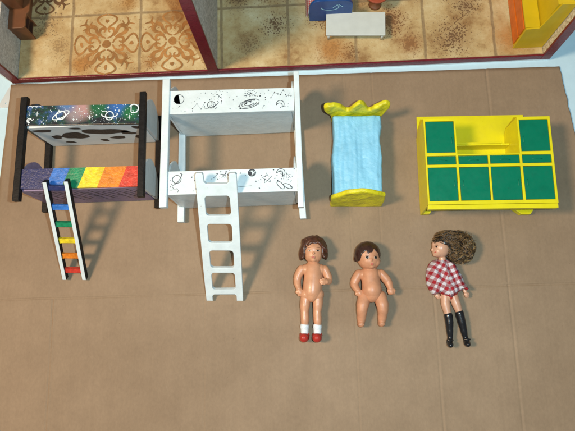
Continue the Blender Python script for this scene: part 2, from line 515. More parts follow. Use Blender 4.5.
        for a, b in zip(rings, rings[1:]):
            for k in range(sides):
                f = s.bm.faces.new((a[k], a[(k + 1) % sides], b[(k + 1) % sides], b[k]))
                f.material_index = mi
                f.smooth = True
        if caps:
            s.bm.faces.new(rings[0][::-1]).material_index = mi
            s.bm.faces.new(rings[-1]).material_index = mi
        return s
    def ball(s, c, r, mi=0, sub=2):
        t = bmesh.new()
        bmesh.ops.create_icosphere(t, subdivisions=sub, radius=1)
        r = r if isinstance(r, (tuple, list)) else (r, r, r)
        for v in t.verts:
            v.co = Vector((c[0] + v.co.x * r[0], c[1] + v.co.y * r[1], c[2] + v.co.z * r[2]))
        s.add(t, mi)
        return s
    def limb(s, pts, rs, mi=0, flat=1.0):
        """a chain of tapered segments with round joints, meant for welding"""
        if flat != 1.0:
            for (a, ra), (b, rb) in zip(zip(pts, rs), zip(pts[1:], rs[1:])):
                a, b = Vector(a), Vector(b)
                n = max(3, int((b - a).length / (min(ra, rb) * 0.15)) + 1)
                for i in range(n + 1):
                    t = i / n
                    r = ra + (rb - ra) * t
                    s.ball(a.lerp(b, t), (r, r, r * flat), mi, 2)
            return s
        P = [Vector(p) for p in pts]
        n = len(P)
        path, rad = [], []
        for i in range(n - 1):                      # rounded bends instead of corners
            p0, p1, p2, p3 = P[max(i - 1, 0)], P[i], P[i + 1], P[min(i + 2, n - 1)]
            for k in range(8):
                t = k / 8
                path.append(0.5 * (2 * p1 + (p2 - p0) * t + (2 * p0 - 5 * p1 + 4 * p2 - p3) * t * t + (-p0 + 3 * p1 - 3 * p2 + p3) * t ** 3))
                e = t * t * (3 - 2 * t)
                rad.append(rs[i] + (rs[i + 1] - rs[i]) * e)
        path.append(P[-1])
        rad.append(rs[-1])
        s.tube(path, rad, mi, 40)
        s.ball(P[0], rs[0], mi, 3)
        s.ball(P[-1], rs[-1], mi, 3)
        return s
    def build(s, name, mats, parent=None, smooth=False, fix=True):
        if fix:
            pass
        for v in s.bm.verts:
            v.co *= MM
        me = bpy.data.meshes.new(name)
        s.bm.normal_update()
        s.bm.to_mesh(me)
        s.bm.free()
        for m in (mats if isinstance(mats, (list, tuple)) else [mats]):
            me.materials.append(m)
        if smooth:
            for p in me.polygons:
                p.use_smooth = True
        o = bpy.data.objects.new(name, me)
        C.objects.link(o)
        if parent is not None:
            o.parent = parent
        return o

def weld(mb, name, mat, parent=None, voxel=0.4, smooth=6, factor=0.5):
    """turn overlapping shapes into one continuous skin"""
    o = mb.build(name + '_raw', mat)
    r = o.modifiers.new('r', 'REMESH')
    r.mode = 'VOXEL'
    r.voxel_size = voxel * MM
    if smooth:
        sm = o.modifiers.new('s', 'SMOOTH')
        sm.factor = factor
        sm.iterations = smooth
    dg = bpy.context.evaluated_depsgraph_get()
    me = bpy.data.meshes.new_from_object(o.evaluated_get(dg))
    me.name = name
    old = o.data
    bpy.data.objects.remove(o)
    bpy.data.meshes.remove(old)
    me.materials.clear()
    me.materials.append(mat)
    for p in me.polygons:
        p.use_smooth = True
        p.material_index = 0
    n = bpy.data.objects.new(name, me)
    C.objects.link(n)
    if parent is not None:
        n.parent = parent
    return n

def tag(o, label, cat, group=None, kind=None):
    if label:
        o['label'] = label
    if cat:
        o['category'] = cat
    if group:
        o['group'] = group
    if kind:
        o['kind'] = kind
    return o

def thing(name, label, cat, loc=(0, 0, 0), rotz=0.0, group=None):
    o = bpy.data.objects.new(name, None)
    o.empty_display_size = 0.02
    o.location = Vector(loc) * MM
    o.rotation_euler = (0, 0, math.radians(rotz))
    C.objects.link(o)
    return tag(o, label, cat, group)

def arc(cx, cy, rx, ry, a0, a1, n=16, rot=0.0):
    out = []
    for i in range(n + 1):
        a = math.radians(a0 + (a1 - a0) * i / n)
        u, v = rx * math.cos(a), ry * math.sin(a)
        out.append((cx + u * math.cos(rot) - v * math.sin(rot), cy + u * math.sin(rot) + v * math.cos(rot)))
    return out

def rrect(x0, x1, y0, y1, r, n=5):
    p = []
    for cx, cy, a in ((x1 - r, y1 - r, 0), (x0 + r, y1 - r, 90), (x0 + r, y0 + r, 180), (x1 - r, y0 + r, 270)):
        p += arc(cx, cy, r, r, a, a + 90, n)
    return p

def jag(o, amp, scale, seed=0.0):
    """small irregularities of hand-made things"""
    for v in o.data.vertices:
        p = v.co / MM * scale
        v.co += Vector((noise.noise(p + Vector((seed, 3, 7))), noise.noise(p + Vector((9, seed, 1))), noise.noise(p + Vector((4, 5, seed))))) * amp * MM

# ------------------------------------------------------------------ table and cardboard
b = MB()
b.box(-900, 900, -700, 900, -33, -3, bev=2)
tag(b.build('table', M['white_table']), None, None, kind='structure')

def cardboard():
    top_y = lambda x: 264.0 - max(0.0, (x + 318) / 585) * 8.0 + 0.25 * noise.noise(Vector((x * 0.15, 3, 0)))
    left_x = lambda y: -318.0 - (265 - y) * 0.042 + 0.4 * noise.noise(Vector((1, y * 0.08, 0)))
    right_x = lambda y: 262.4 + (255 - y) * 0.09 + 0.9 * noise.noise(Vector((7, y * 0.12, 0))) + 0.5 * noise.noise(Vector((2, y * 0.6, 0)))
    def coords(a, bb, step, lines, fine):
        s = set()
        k = a
        while k < bb:
            s.add(round(k, 2))
            k += step
        s.add(bb)
        for l in lines:
            for d in fine:
                if a <= l + d <= bb:
                    s.add(round(l + d, 2))
        return sorted(s)
    fine = [-5, -4, -3.2, -2.6, -2, -1.6, -1.2, -0.8, -0.4, 0, 0.4, 0.8, 1.2, 1.6, 2, 2.6, 3.2, 4, 5]
    vl = [-258.5, -107, 39, 68.5, 115.5, 187.0]
    us = coords(-318, 263, 4, vl, fine)
    vs = coords(-260, 256, 4, [33.0], fine)
    along = [0.0]
    def crease(d, depth, ridge, wdt):
        if abs(d) > 6 * wdt:
            return 0.0
        f_ = 0.62 + 0.75 * noise.noise(Vector((along[0] * 0.022, depth * 40, 0))) + 0.35 * noise.noise(Vector((along[0] * 0.11, depth * 70, 0)))
        return max(0.12, f_) * (-depth * math.exp(-(d / wdt) ** 2) + ridge * math.exp(-((d - 2.2 * wdt) / (1.3 * wdt)) ** 2) + 0.35 * ridge * math.exp(-((d + 2.2 * wdt) / (1.3 * wdt)) ** 2))
    qd = random.Random(31)
    dents = [(qd.uniform(-300, 250), qd.uniform(-100, 250), qd.uniform(3, 8), qd.uniform(0.1, 0.28)) for _ in range(26)]
    def hz(x, y):
        z = 0.30 * noise.noise(Vector((x * 0.012, y * 0.012, 0.3))) + 0.10 * noise.noise(Vector((x * 0.05, y * 0.05, 2.3)))
        for (dx_, dy_, dr_, dd_) in dents:
            z -= dd_ * math.exp(-((x - dx_) ** 2 + (y - dy_) ** 2) / dr_ ** 2)
        wig = 0.9 * noise.noise(Vector((x * 0.02, 1, 5))) - 0.5 * noise.noise(Vector((x * 0.09, 2, 5)))
        along[0] = x
        z += 1.5 * crease(y - 33 - wig, 0.55, 0.34, 0.9)
        along[0] = y
        wx = 0.9 * noise.noise(Vector((4, y * 0.02, 5)))
        z += crease(x - 187 - wx, 0.4, 0.26, 1.0)
        if y < 33:
            z += crease(x + 258.5 - wx, 0.45, 0.30, 0.8) + crease(x - 39 - wx, 0.25, 0.16, 0.8) + crease(x - 115.5 - wx, 0.32, 0.2, 0.9) + crease(x + 107 - wx, 0.12, 0.1, 0.8)
        else:
            z += crease(x - 68.5 - wx, 0.22, 0.14, 0.8) + crease(x - 39 - wx, 0.22, 0.10, 0.7)
        # a diagonal fold near the left ladder
        ax, ay, bx, by = -312.0, 78.0, -262.0, 35.0
        t = ((x - ax) * (bx - ax) + (y - ay) * (by - ay)) / ((bx - ax) ** 2 + (by - ay) ** 2)
        if 0 < t < 1:
            d = ((x - ax) * (by - ay) - (y - ay) * (bx - ax)) / math.hypot(bx - ax, by - ay)
            z += 0.30 * math.exp(-(d / 1.3) ** 2) * min(1, 6 * t, 6 * (1 - t))
        # a shallow flute-line along the left edge
        z += crease(x + 309, 0.3, 0.2, 0.9) if y > 33 else 0
        return min(0.3, z) - 0.3
    bm = bmesh.new()
    grid = []
    for v_ in vs:
        row = []
        for u_ in us:
            fu = (u_ + 318) / 581.0
            x0 = u_
            fy = (v_ + 260) / 516.0
            lx, rx = left_x(v_), right_x(v_)
            x = u_ + (lx + 318) * max(0, 1 - fu * 12) + (rx - 263) * max(0, 1 - (1 - fu) * 12)
            y = v_ + (top_y(x) - 256) * max(0, 1 - (1 - fy) * 10)
            row.append(bm.verts.new((x, y, hz(x, y))))
        grid.append(row)
    for j in range(len(vs) - 1):
        for i in range(len(us) - 1):
            bm.faces.new((grid[j][i], grid[j][i + 1], grid[j + 1][i + 1], grid[j + 1][i])).smooth = True
    # edges: turn the rim down to the table
    rim = [grid[0][i] for i in range(len(us))] + [grid[j][-1] for j in range(1, len(vs))] + [grid[-1][i] for i in range(len(us) - 2, -1, -1)] + [grid[j][0] for j in range(len(vs) - 2, 0, -1)]
    low = [bm.verts.new((v.co.x, v.co.y, -2.95)) for v in rim]
    for i in range(len(rim)):
        j = (i + 1) % len(rim)
        f = bm.faces.new((rim[j], rim[i], low[i], low[j]))
        f.material_index = 1
    mb = MB()
    mb.bm = bm
    o = mb.build('cardboard_sheet', [M['cardboard'], M['cardboard_edge']])
    tag(o, 'large flat brown cardboard sheet with fold creases lying under the toy furniture and dolls', 'cardboard')
cardboard()

t = MB()
t.prism([[(-320, 264), (-330.5, 243), (-329.5, 238.5), (-319, 238.5), (-317, 262)], arc(-323.6, 243.5, 0.9, 0.9, 0, 324, 9)], -2.9, -1.9, bev=0.2)
tag(t.build('plastic_tag', M['clear_tag']), 'small white plastic tag with a hole poking out beside the cardboard corner', 'tag')

# ------------------------------------------------------------------ dollhouse at the back
FR = 264.6                        # front line of the house
house = thing('dollhouse', 'open dollhouse with maroon front edges, tiled floor and dividing wall at the back', 'dollhouse', (0, 0, 0))
b = MB()
b.box(-315, 252, FR + 0.6, 560, -2.9, 0)
b.build('base', M['white_edge'], house)
b = MB()
b.box(-306.5, 243.5, FR + 2.0, 560, 0.4, 8)
# printed rosettes on three tiles
def rosette(mb, cx, cy, k, h, mi, seed):
    q = random.Random(seed)
    def T(p, a):
        x, y = p[0] * k, p[1] * k
        return (cx + x * math.cos(a) - y * math.sin(a), cy + x * math.sin(a) + y * math.cos(a))
    mb.blob2d(cx, cy, 4.3 * k, 4.3 * k, h, mi, wob=0.04, seed=seed)
    hh = [h]
    def up():
        hh[0] += 0.004
        return hh[0]
    def smooth(P, n=5):
        out = []
        for i in range(len(P) - 1):
            p0, p1, p2, p3 = P[max(i - 1, 0)], P[i], P[i + 1], P[min(i + 2, len(P) - 1)]
            for s_ in range(n):
                t_ = s_ / n
                out.append(tuple(0.5 * (2 * p1[d] + (p2[d] - p0[d]) * t_ + (2 * p0[d] - 5 * p1[d] + 4 * p2[d] - p3[d]) * t_ ** 2 + (-p0[d] + 3 * p1[d] - 3 * p2[d] + p3[d]) * t_ ** 3) for d in (0, 1)))
        return out + [P[-1]]
    def brush(P, a, w0, w1, w2):
        P = smooth(P)
        n = len(P)
        ws = []
        for i in range(n):
            t_ = i / (n - 1)
            ws.append(k * (w0 + (w1 - w0) * 2 * t_ if t_ < 0.5 else w1 + (w2 - w1) * (2 * t_ - 1)))
        mb.stroke([T(p, a) for p in P], ws, up(), mi)
    for r in range(4):
        a = r * math.pi / 2
        for sg in (1, -1):
            f = lambda P: [(x, y * sg) for x, y in P]
            brush(f([(15.5, 0.4), (19, 3.2), (23.0, 8.2), (27.0, 9.8), (30.2, 6.0), (31.6, 0.2)]), a, 1.5, 2.2, 1.5)
            # heart curl beside the axis
            brush(f([(6.2, 0.8), (8.0, 4.6), (11.6, 7.0), (15.4, 6.6), (16.6, 3.6), (14.4, 1.6), (12.4, 3.0)]), a, 1.3, 3.0, 1.2)
            # long flame running into the corner
            brush(f([(8.4, 7.0), (12.8, 9.8), (17.2, 11.2), (19.4, 14.6), (18.8, 18.4), (22.0, 21.2), (27.6, 20.2)]), a, 1.5, 4.6, 0.8)
            brush(f([(19.2, 16.0), (21.8, 16.4), (24.4, 14.8)]), a, 1.6, 1.4, 0.5)
        mb.blob2d(*T((24.6, 0), a), 1.7 * k, 2.3 * k, up(), mi, wob=0.2, seed=seed + r)
        for _ in range(12):
            p = T((q.uniform(12, 34), q.uniform(-33, 33)), a)
            mb.blob2d(p[0], p[1], q.uniform(0.25, 0.8), q.uniform(0.25, 0.6), up(), mi, wob=0.2, n=8, seed=q.random())
rosette(b, -212, 301.5, 1.10, 8, 1, 3)
rosette(b, -140.5, 301.5, 1.08, 8, 1, 5)
rosette(b, -282, 372, 1.0, 8, 2, 8)
b.build('floor', [M['floor_tiles'], M['ornament'], M['ornament_dark']], house)
b = MB()
b.box(-306.5, 243.5, FR, FR + 1.9, 0.4, 8.2, bev=0.3)
jag(b.build('front_trim', M['maroon'], house), 0.2, 0.05)

def house_wall(x0, x1, top, mats):
    m = MB()
    m.box(x0, x1, FR + 2.2, 560, 0.4, top)
    wl = m.build('wall', mats, house)
    m = MB()
    m.box(x0 - 0.6, x1 + 0.6, FR - 0.2, FR + 2.1, 0.3, top + 0.4, bev=0.4)
    m.build('edge_trim', M['maroon'], wl)
house_wall(-315.5, -307, 48, M['wall_stone'])
house_wall(-101.6, -92.2, 170, M['wall_grey'])
house_wall(244.0, 252.5, 150, M['wall_beige'])
b = MB()
b.box(-103.6, -102.0, FR + 2.6, FR + 34, 8.0, 11)
b.build('skirting', M['wood_dark'], house)

# brown dresser
d = thing('wooden_dresser', 'dark brown wooden toy dresser with open side shelves against the left dollhouse wall', 'dresser', (-300, 312, 8.2))
b = MB()
b.box(-10.5, 10.5, -1.2, 0.6, 0, 23)
b.box(-10.5, -8.5, 0.7, 70, 0, 23)
b.box(-8.4, 4.0, 0.7, 70, 0.5, 22.9)
b.box(-8.4, 10.5, 14.0, 15.6, 0.4, 22.9)
b.build('case', M['wood_brown'], d)
b = MB()
b.prism([(-11, -1.8), (8, -1.8)] + arc(8.0, 1.2, 3, 3, -80, 0, 6) + [(11.2, 9), (12.0, 14), (14.0, 17), (14.5, 24), (14.5, 70), (-11, 70)], 23.1, 25.2, bev=0.4)
b.build('top_board', M['wood_brown'], d)
for zz in (7.0, 15.0):
    b = MB()
    b.box(4.2, 10.2, 0.8, 13.8, zz, zz + 1.6)
    b.build('shelf', M['wood_dark'], d)
b = MB()
b.box(-11, 8, 20, 70, 25.4, 52, bev=0.8)
b.build('upper_case', M['wood_brown'], d)

# blue toy bed end with gingham blanket
d = thing('toy_bed', 'small blue toy bed with a rounded end panel inside the dollhouse', 'bed', (28, 316, 8.2))
b = MB()
out = [(-22, 0), (22, 0), (22, 26)] + arc(12, 26, 10, 10, 0, 90, 6) + arc(-12, 22, 10, 14, 90, 180, 6)
b.prism(out, 0, 3, bev=0.5, axes='xzy')
b.stroke(arc(-1, 25, 9, 5, 180, 400, 20), 1.0, -0.25, 1, axes='xzy', thick=0.0)
b.stroke([(2, 24), (7, 30), (12, 25)], 1.0, -0.3, 1, axes='xzy', thick=0.0)
b.build('end_panel', [M['toy_blue'], M['toy_cyan']], d)
b = MB()
b.box(-20, 20, 3.2, 80, 3, 14, bev=0.8)
b.build('frame', M['toy_blue'], d)
for sx in (-20, 16):
    b = MB()
    b.box(sx, sx + 4, 74, 78, 0, 2.9)
    b.build('leg', M['toy_blue'], d)
b = MB()
prof = [(-25.5, 4), (-24.0, 12), (-22.3, 18), (-16, 20), (0, 21.5), (16, 20), (21, 15), (21, 14.2), (0, 20.0), (-16, 18.6), (-20.6, 16.6), (-22.3, 11.5), (-23.8, 4)]
b.prism(prof, 3.4, 72, axes='xzy')
bl = b.build('blanket', M['gingham_small'])
bl.location = d.location
tag(bl, 'red and white gingham blanket draped over the blue toy bed', 'blanket')

# white bench
d = thing('bench', 'small plain white toy bench standing on the dollhouse floor tiles', 'bench', (53.2, 304, 8.2), -3.0)
b = MB()
b.box(-30.4, 30.4, -13, 13, 10.3, 12.3, bev=0.5)
b.build('seat', M['toy_white'], d)
for sx in (-27.5, 27.5):
    for sy in (-11.0, 10.0):
        b = MB()
        b.tube([(sx, sy, 10.2), (sx, sy, 0)], [1.7, 1.1], sides=10)
        b.build('leg', M['toy_white'], d, True)
b = MB()
b.box(-25.5, 25.5, -11.6, -10.6, 7.2, 10.2)
b.build('apron', M['toy_white'], d)

# red round table
d = thing('round_table', 'round red toy table on a single leg behind the white bench', 'table', (76, 332, 8.2))
b = MB()
b.prism(arc(0, 0, 12.0, 12.0, 0, 352.5, 47), 20, 22.5, bev=0.6)
b.build('table_top', M['toy_red'], d)
b = MB()
b.tube([(0, 0, 0), (0, 0, 1.5), (0, 0, 3), (0, 0, 19.9)], [7, 6, 2, 1.6], sides=14)
b.build('leg', M['wood_brown'], d, True)

# yellow and orange toy sideboard inside the house
d = thing('toy_sideboard', 'yellow toy sideboard with orange drawer fronts against the right dollhouse wall', 'sideboard', (213.6, 274, 8.2))
b = MB()
b.prism([(0, 0), (29.8, 0), (29.8, 78), (16.5, 78), (12.8, 44), (12.0, 38.0), (0.0, 37.2)], 0, 1.6, axes='xzy', bev=0.3)
b.build('side_panel', M['old_yellow'], d)
b = MB()
b.box(0.8, 29.4, 1.7, 90, 0.5, 36.2)
b.box(14.2, 29.4, 1.7, 90, 36.3, 76)
b.build('case', M['old_yellow'], d)
b = MB()
b.box(-0.6, 13, 1.65, 90, 36.4, 38.0)
b.build('top_board', M['old_yellow'], d)
for z0 in (3.5, 19.6):
    for y0 in (3.4,):
        b = MB()
        b.box(-0.6, 0.7, y0, y0 + 86, z0, z0 + 13.6, bev=0.3)
        b.build('drawer', M['old_orange'], d)

# ------------------------------------------------------------------ bunk beds (lying on their backs: bed height runs along +y, bed depth along z)
def end_board(x0, x1, y0, y1, rise, z0, z1, mat, parent):
    m = MB()
    out = [(y0, z0), (y1 - 2, z0)]
    for i in range(0, 15):
        a = math.pi * i / 14
        zz = z0 + (z1 - z0) * i / 14
        out.append((y1 - 2 + rise * math.sin(a) ** 0.75 if 0 < i < 14 else y1 - 2, zz))
    out += [(y0, z1)]
    out = [p for i, p in enumerate(out) if i == 0 or (abs(p[0] - out[i - 1][0]) + abs(p[1] - out[i - 1][1])) > 1e-6]
    m.prism(out, x0, x1, axes='yzx', bev=0.3)
    return m.build('end_board', mat, parent)

def slant_box(m, xa, xb, ya0, ya1, yb0, yb1, z0, z1, mi=0, bev=0.3):
    m.prism([(xa, ya0), (xb, yb0), (xb, yb1), (xa, ya1)], z0, z1, mi, bev)

# --- white bunk bed
WX, WY = -135.2, 103.0
wb = thing('bunk_bed', 'plain white wooden toy bunk bed with black space doodles on its rails', 'bunk bed', (WX, WY, 0.0), group='toy bunk beds lying on their backs')
def wpost(xa, xb, y0, y1, z0, z1, dx):
    m = MB()
    slant = [(xa, y0), (xb, y0), (xb + dx, y1), (xa + dx, y1)]
    m.prism(slant, z0, z1, bev=0.7)
    o = m.build('post', M['white_paint'], wb)
    jag(o, 0.25, 0.08, xa)
wpost(0.2, 7.0, 4.0, 126.8, 59.4, 66.0, 0.9)
wpost(124.3, 129.4, -0.2, 129.0, 59.4, 66.0, -0.4)
wpost(2.2, 9.0, 1.6, 126.8, 0.3, 6.9, 0.3)
wpost(124.4, 130.8, 1.0, 127.0, 0.3, 6.9, -4.6)

def dots(m, q, u0, u1, v0, v1, n, h, mi=1, r=(0.18, 0.42)):
    for _ in range(n):
        rr = q.uniform(*r) * 1.2
        m.blob2d(q.uniform(u0, u1), q.uniform(v0, v1), rr, rr, h + q.uniform(0, 0.05), mi, wob=0.15, n=8, seed=q.random())
def cross(m, u, v, s_, h, mi=1, wd=0.3):
    m.stroke([(u - s_, v), (u + s_, v)], wd, h, mi)
    m.stroke([(u, v - s_ * 1.3), (u, v + s_ * 1.3)], wd, h + 0.02, mi)
def saturn(m, u, v, r, rx, rot, h, mi=1, wd=0.58):
    m.stroke(arc(u, v, r, r * 0.92, 0, 351, 22), wd, h, mi, True)
    m.stroke(arc(u, v, rx, rx * 0.34, 150, 390, 24, rot), wd, h + 0.02, mi)
def crescent(m, u, v, r, a, h, mi=1, wd=0.58):
    m.stroke(arc(u, v, r, r, a, a + 250, 18), wd, h, mi)
    m.stroke(arc(u + 0.45 * r * math.cos(math.radians(a - 55)), v + 0.45 * r * math.sin(math.radians(a - 55)), r * 0.72, r * 0.72, a + 20, a + 230, 16), wd, h + 0.02, mi)

HW = 64.2
q = random.Random(11)
m = MB()
x0, x1, y0, y1 = 7.3, 123.6, 91.8, 115.0
slant_box(m, x0, x1, y0 + 0.7, y1 + 0.6, y0 - 0.6, y1 - 1.6, 61.0, HW)
U = lambda u: x0 + u
V = lambda v: y0 + v
m.stroke(arc(U(9.2), V(15), 4.7, 4.7, 0, 350, 26), 0.5, HW, 1, True)
m.prism([(U(9.2) + a, V(15) + c) for a, c in arc(0, 0, 4.5, 4.5, 95, 285, 14)] + [(U(9.2) + a, V(15) + c) for a, c in arc(-1.6, 0, 3.2, 4.0, 270, 100, 12)], HW - 0.1, HW + 0.16, 1)
dots(m, q, U(7), U(12), V(12), V(18), 14, HW, 1, (0.12, 0.3))
saturn(m, U(39.5), V(8.2), 3.6, 7.0, 0.35, HW)
crescent(m, U(39.5), V(8.2), 2.2, 200, HW + 0.05, wd=0.3)
dots(m, q, U(41), U(50), V(12), V(22), 34, HW, 1, (0.12, 0.34))
star_pts = [(22, 5.0), (26, 9.8), (30, 4.4), (33.5, 10.6), (38, 13)]
m.stroke([(U(a), V(c)) for a, c in star_pts[:4]], 0.16, HW, 1)
for a, c in star_pts:
    m.blob2d(U(a), V(c), 0.55, 0.55, HW + 0.05, 1, n=10)
for rr_, sh in ((9.5, 0.0), (7.2, 0.8), (4.6, 1.2)):
    m.stroke(arc(U(75), V(7.6) + sh * 0.4, rr_, rr_ * 0.42, 0 + 40 * sh, 350 - 10 * sh, 28, 0.26), 0.62, HW + 0.02 * sh, 1)
for a, c in ((66.5, 3.2), (72, 7.8), (76, 9.4), (83, 7.0), (79.5, 11.0), (85, 14.8)):
    m.blob2d(U(a), V(c), 0.8, 0.7, HW + 0.06, 1, n=10, seed=a)
dots(m, q, U(70), U(82), V(14), V(22), 46, HW, 1, (0.12, 0.36))
for k_ in range(7):
    a = q.uniform(0, 6.28)
    m.stroke([(U(76.5), V(18)), (U(76.5 + 4.5 * math.cos(a)), V(18 + 3 * math.sin(a)))], 0.2, HW + 0.01 * k_, 1)
zig = [(95, 12.5), (98.5, 17.5), (101.5, 16), (104, 15.5), (106.5, 19.5)]
m.stroke([(U(a), V(c)) for a, c in zig], 0.25, HW, 1)
for a, c in zig:
    m.blob2d(U(a), V(c), 0.6, 0.6, HW + 0.05, 1, n=10)
crescent(m, U(103.5), V(6.0), 3.6, -60, HW)
cross(m, U(111.5), V(14), 1.0, HW)
for a, c in ((15, 2.6), (17.5, 21), (22, 3), (57, 3.5), (60, 12), (88, 5), (93, 20), (90, 11), (34, 20)):
    cross(m, U(a), V(c), 0.55, HW, wd=0.3)
dots(m, q, U(2), U(114), V(2), V(20), 60, HW, 1, (0.15, 0.45))
m.build('rail', [M['white_paint'], M['ink']], wb)

q = random.Random(21)
m = MB()
y0, y1 = 15.2, 37.2
slant_box(m, x0, x1 + 0.8, y0 + 0.4, y1 + 0.2, y0 - 0.3, y1 - 0.7, 61.0, HW)
saturn(m, U(8.2), V(14.5), 4.0, 6.6, 0.9, HW)
m.stroke([(U(4), V(8)), (U(6), V(5)), (U(2.6), V(4.6))], 0.5, HW, 1)
m.stroke([(U(8), V(6)), (U(10), V(4)), (U(8.8), V(2))], 0.5, HW, 1)
m.stroke([(U(41), V(14)), (U(46), V(18.5))], 0.4, HW, 1)
m.stroke([(U(46), V(18.5)), (U(43.6), V(18.2))], 0.4, HW + 0.02, 1)
for k_ in range(9):
    a = q.uniform(0, 6.28)
    m.stroke([(U(52), V(17.5)), (U(52 + 4.2 * math.cos(a)), V(17.5 + 3.2 * math.sin(a)))], 0.25, HW + 0.01 * k_, 1)
dots(m, q, U(47), U(57), V(13), V(21), 26, HW, 1, (0.15, 0.4))
for rr_ in (3.4, 2.8, 2.0):
    m.stroke(arc(U(76.5), V(18), rr_, rr_ * 0.95, 10 * rr_, 10 * rr_ + 345, 24), 0.6, HW + 0.01 * rr_, 1)
m.blob2d(U(75), V(17.4), 1.4, 1.8, HW + 0.08, 1, seed=4)
m.stroke([(U(58), V(5)), (U(76), V(6))], 0.3, HW, 1)
st = []
for i in range(10):
    r_ = 5.0 if i % 2 == 0 else 2.2
    a = math.pi / 2 + i * math.pi / 5 + 0.1
    st.append((U(90) + r_ * math.cos(a), V(12.4) + r_ * math.sin(a)))
m.stroke(st, 0.6, HW, 1, True)
m.stroke(arc(U(90), V(11.8), 1.6, 1.2, 180, 360, 10), 0.35, HW + 0.03, 1)
crescent(m, U(102.5), V(17), 3.8, -70, HW)
m.stroke(arc(U(102.2), V(17), 2.0, 2.0, -60, 150, 12), 0.5, HW + 0.04, 1)
m.stroke(arc(U(102), V(5.6), 2.0, 4.4, 0, 350, 20, 0.7), 0.6, HW, 1, True)
m.stroke(arc(U(108.5), V(4.4), 1.8, 4.2, 0, 350, 20, 1.1), 0.6, HW + 0.03, 1, True)
for i in range(34):
    a = q.uniform(0, 6.28)
    r_ = 4.6 * math.sqrt(q.random())
    m.blob2d(U(109) + r_ * math.cos(a), V(12.5) + r_ * math.sin(a), 0.28, 0.28, HW + 0.02, 1, n=8, seed=i)
for a, c in ((66, 18), (80, 10), (83, 3.5), (96, 20), (114.5, 20), (97, 12), (99.5, 10), (22, 16), (34, 9), (26, 5)):
    m.blob2d(U(a), V(c), 0.6, 0.6, HW + 0.05, 1, n=10, seed=a)
dots(m, q, U(2), U(115), V(2), V(20), 46, HW, 1, (0.15, 0.45))
m.build('rail', [M['white_paint'], M['ink']], wb)

for yb, dy in ((92.6, 4.4), (16.4, 3.4)):
    m = MB()
    m.box(7.6, 121.0, yb, yb + dy, 2.0, 60.9, bev=0.4)
    m.build('bed_base', M['white_paint'], wb)
    m = MB()
    m.box(9.3, 121.0, yb + dy + 0.1, yb + 19, 1.2, 4.2, bev=0.4)
    m.build('back_rail', M['white_paint'], wb)
    end_board(5.0, 7.2, yb + 0.2, yb + 22.5, 19.0, 7.1, 59.2, M['white_paint'], wb)
    end_board(121.2, 123.9, yb + 0.2, yb + 22.5, 19.0, 7.1, 59.2, M['white_paint'], wb)

# --- black bunk bed with painted rails
LX, LY = -273.0, 119.5
lb = thing('bunk_bed', 'black post toy bunk bed with galaxy upper rail and rainbow lower rail', 'bunk bed', (LX, LY, 0.0), group='toy bunk beds lying on their backs')
def lpost(xa, xb, y0, y1, z0, z1, dx):
    m = MB()
    m.prism([(xa, y0), (xb, y0), (xb + dx, y1), (xa + dx, y1)], z0, z1, bev=0.6)
    o = m.build('post', M['black_paint'], lb)
    jag(o, 0.3, 0.1, xa)
lpost(-1.0, 5.4, 0.2, 102.0, 53.4, 59.6, 1.2)
lpost(115.7, 121.6, -0.2, 101.8, 53.4, 59.6, -0.6)
lpost(0.6, 6.6, 0.6, 98.5, 0.3, 6.3, -1.2)
lpost(116.2, 122.2, 1.0, 99.0, 0.3, 6.3, -0.6)

HL = 58.2
m = MB()
gx0, gx1 = 5.8, 115.4
slant_box(m, gx0, gx1, 73.6, 93.4, 70.6, 90.2, 55.2, HL)
GU = lambda u: gx0 + u
GV = lambda v, u: 73.6 - 3.0 * u / 110 + v
for a, c, k in ((11, 11, 2.2), (62, 7, 2.0), (100, 6.5, 2.0), (79.5, 16.5, 1.6), (46.5, 5, 1.5), (30, 4, 1.4), (16, 3, 1.2), (90, 13, 1.3)):
    cross(m, GU(a), GV(c, a), k * 0.75, HL, wd=0.55)
saturn(m, GU(34), GV(9.5, 34), 4.6, 8.4, 0.42, HL, wd=1.0)
m.stroke(arc(GU(34), GV(9.5, 34), 8.4, 2.9, 20, 150, 14, 0.42), 0.9, HL + 0.04, 1)
m.stroke(arc(GU(81), GV(9.5, 81), 7.6, 3.0, 165, 375, 20, -0.02), 1.0, HL, 1)
m.stroke(arc(GU(81), GV(8.2, 81), 3.8, 4.2, 0, 360, 20), 0.9, HL + 0.02, 1)
m.stroke(arc(GU(76), GV(12.0, 76), 2.5, 0.9, 0, 180, 8), 0.7, HL + 0.05, 1)
m.stroke(arc(GU(104), GV(15.0, 104), 4.6, 4.2, -120, 150, 18), 1.0, HL, 1)
m.stroke([(GU(101.5), GV(17.5, 101)), (GU(101.5), GV(11.5, 101)), (GU(103.5), GV(11.2, 104))], 0.9, HL + 0.03, 1)
crescent(m, GU(3.8), GV(4.6, 4), 2.2, 30, HL, wd=0.8)
for i in range(3):
    m.stroke(arc(GU(4 + 4 * i), GV(17.5, 4), 2.4, 1.6, 0, 200, 8), 0.5, HL + 0.01 * i, 1)
dots(m, random.Random(3), GU(1), GU(109), 73.5, 90.5, 70, HL, 1, (0.15, 0.5))
rail = m.build('rail', [M['galaxy'], M['white_stroke']], lb)
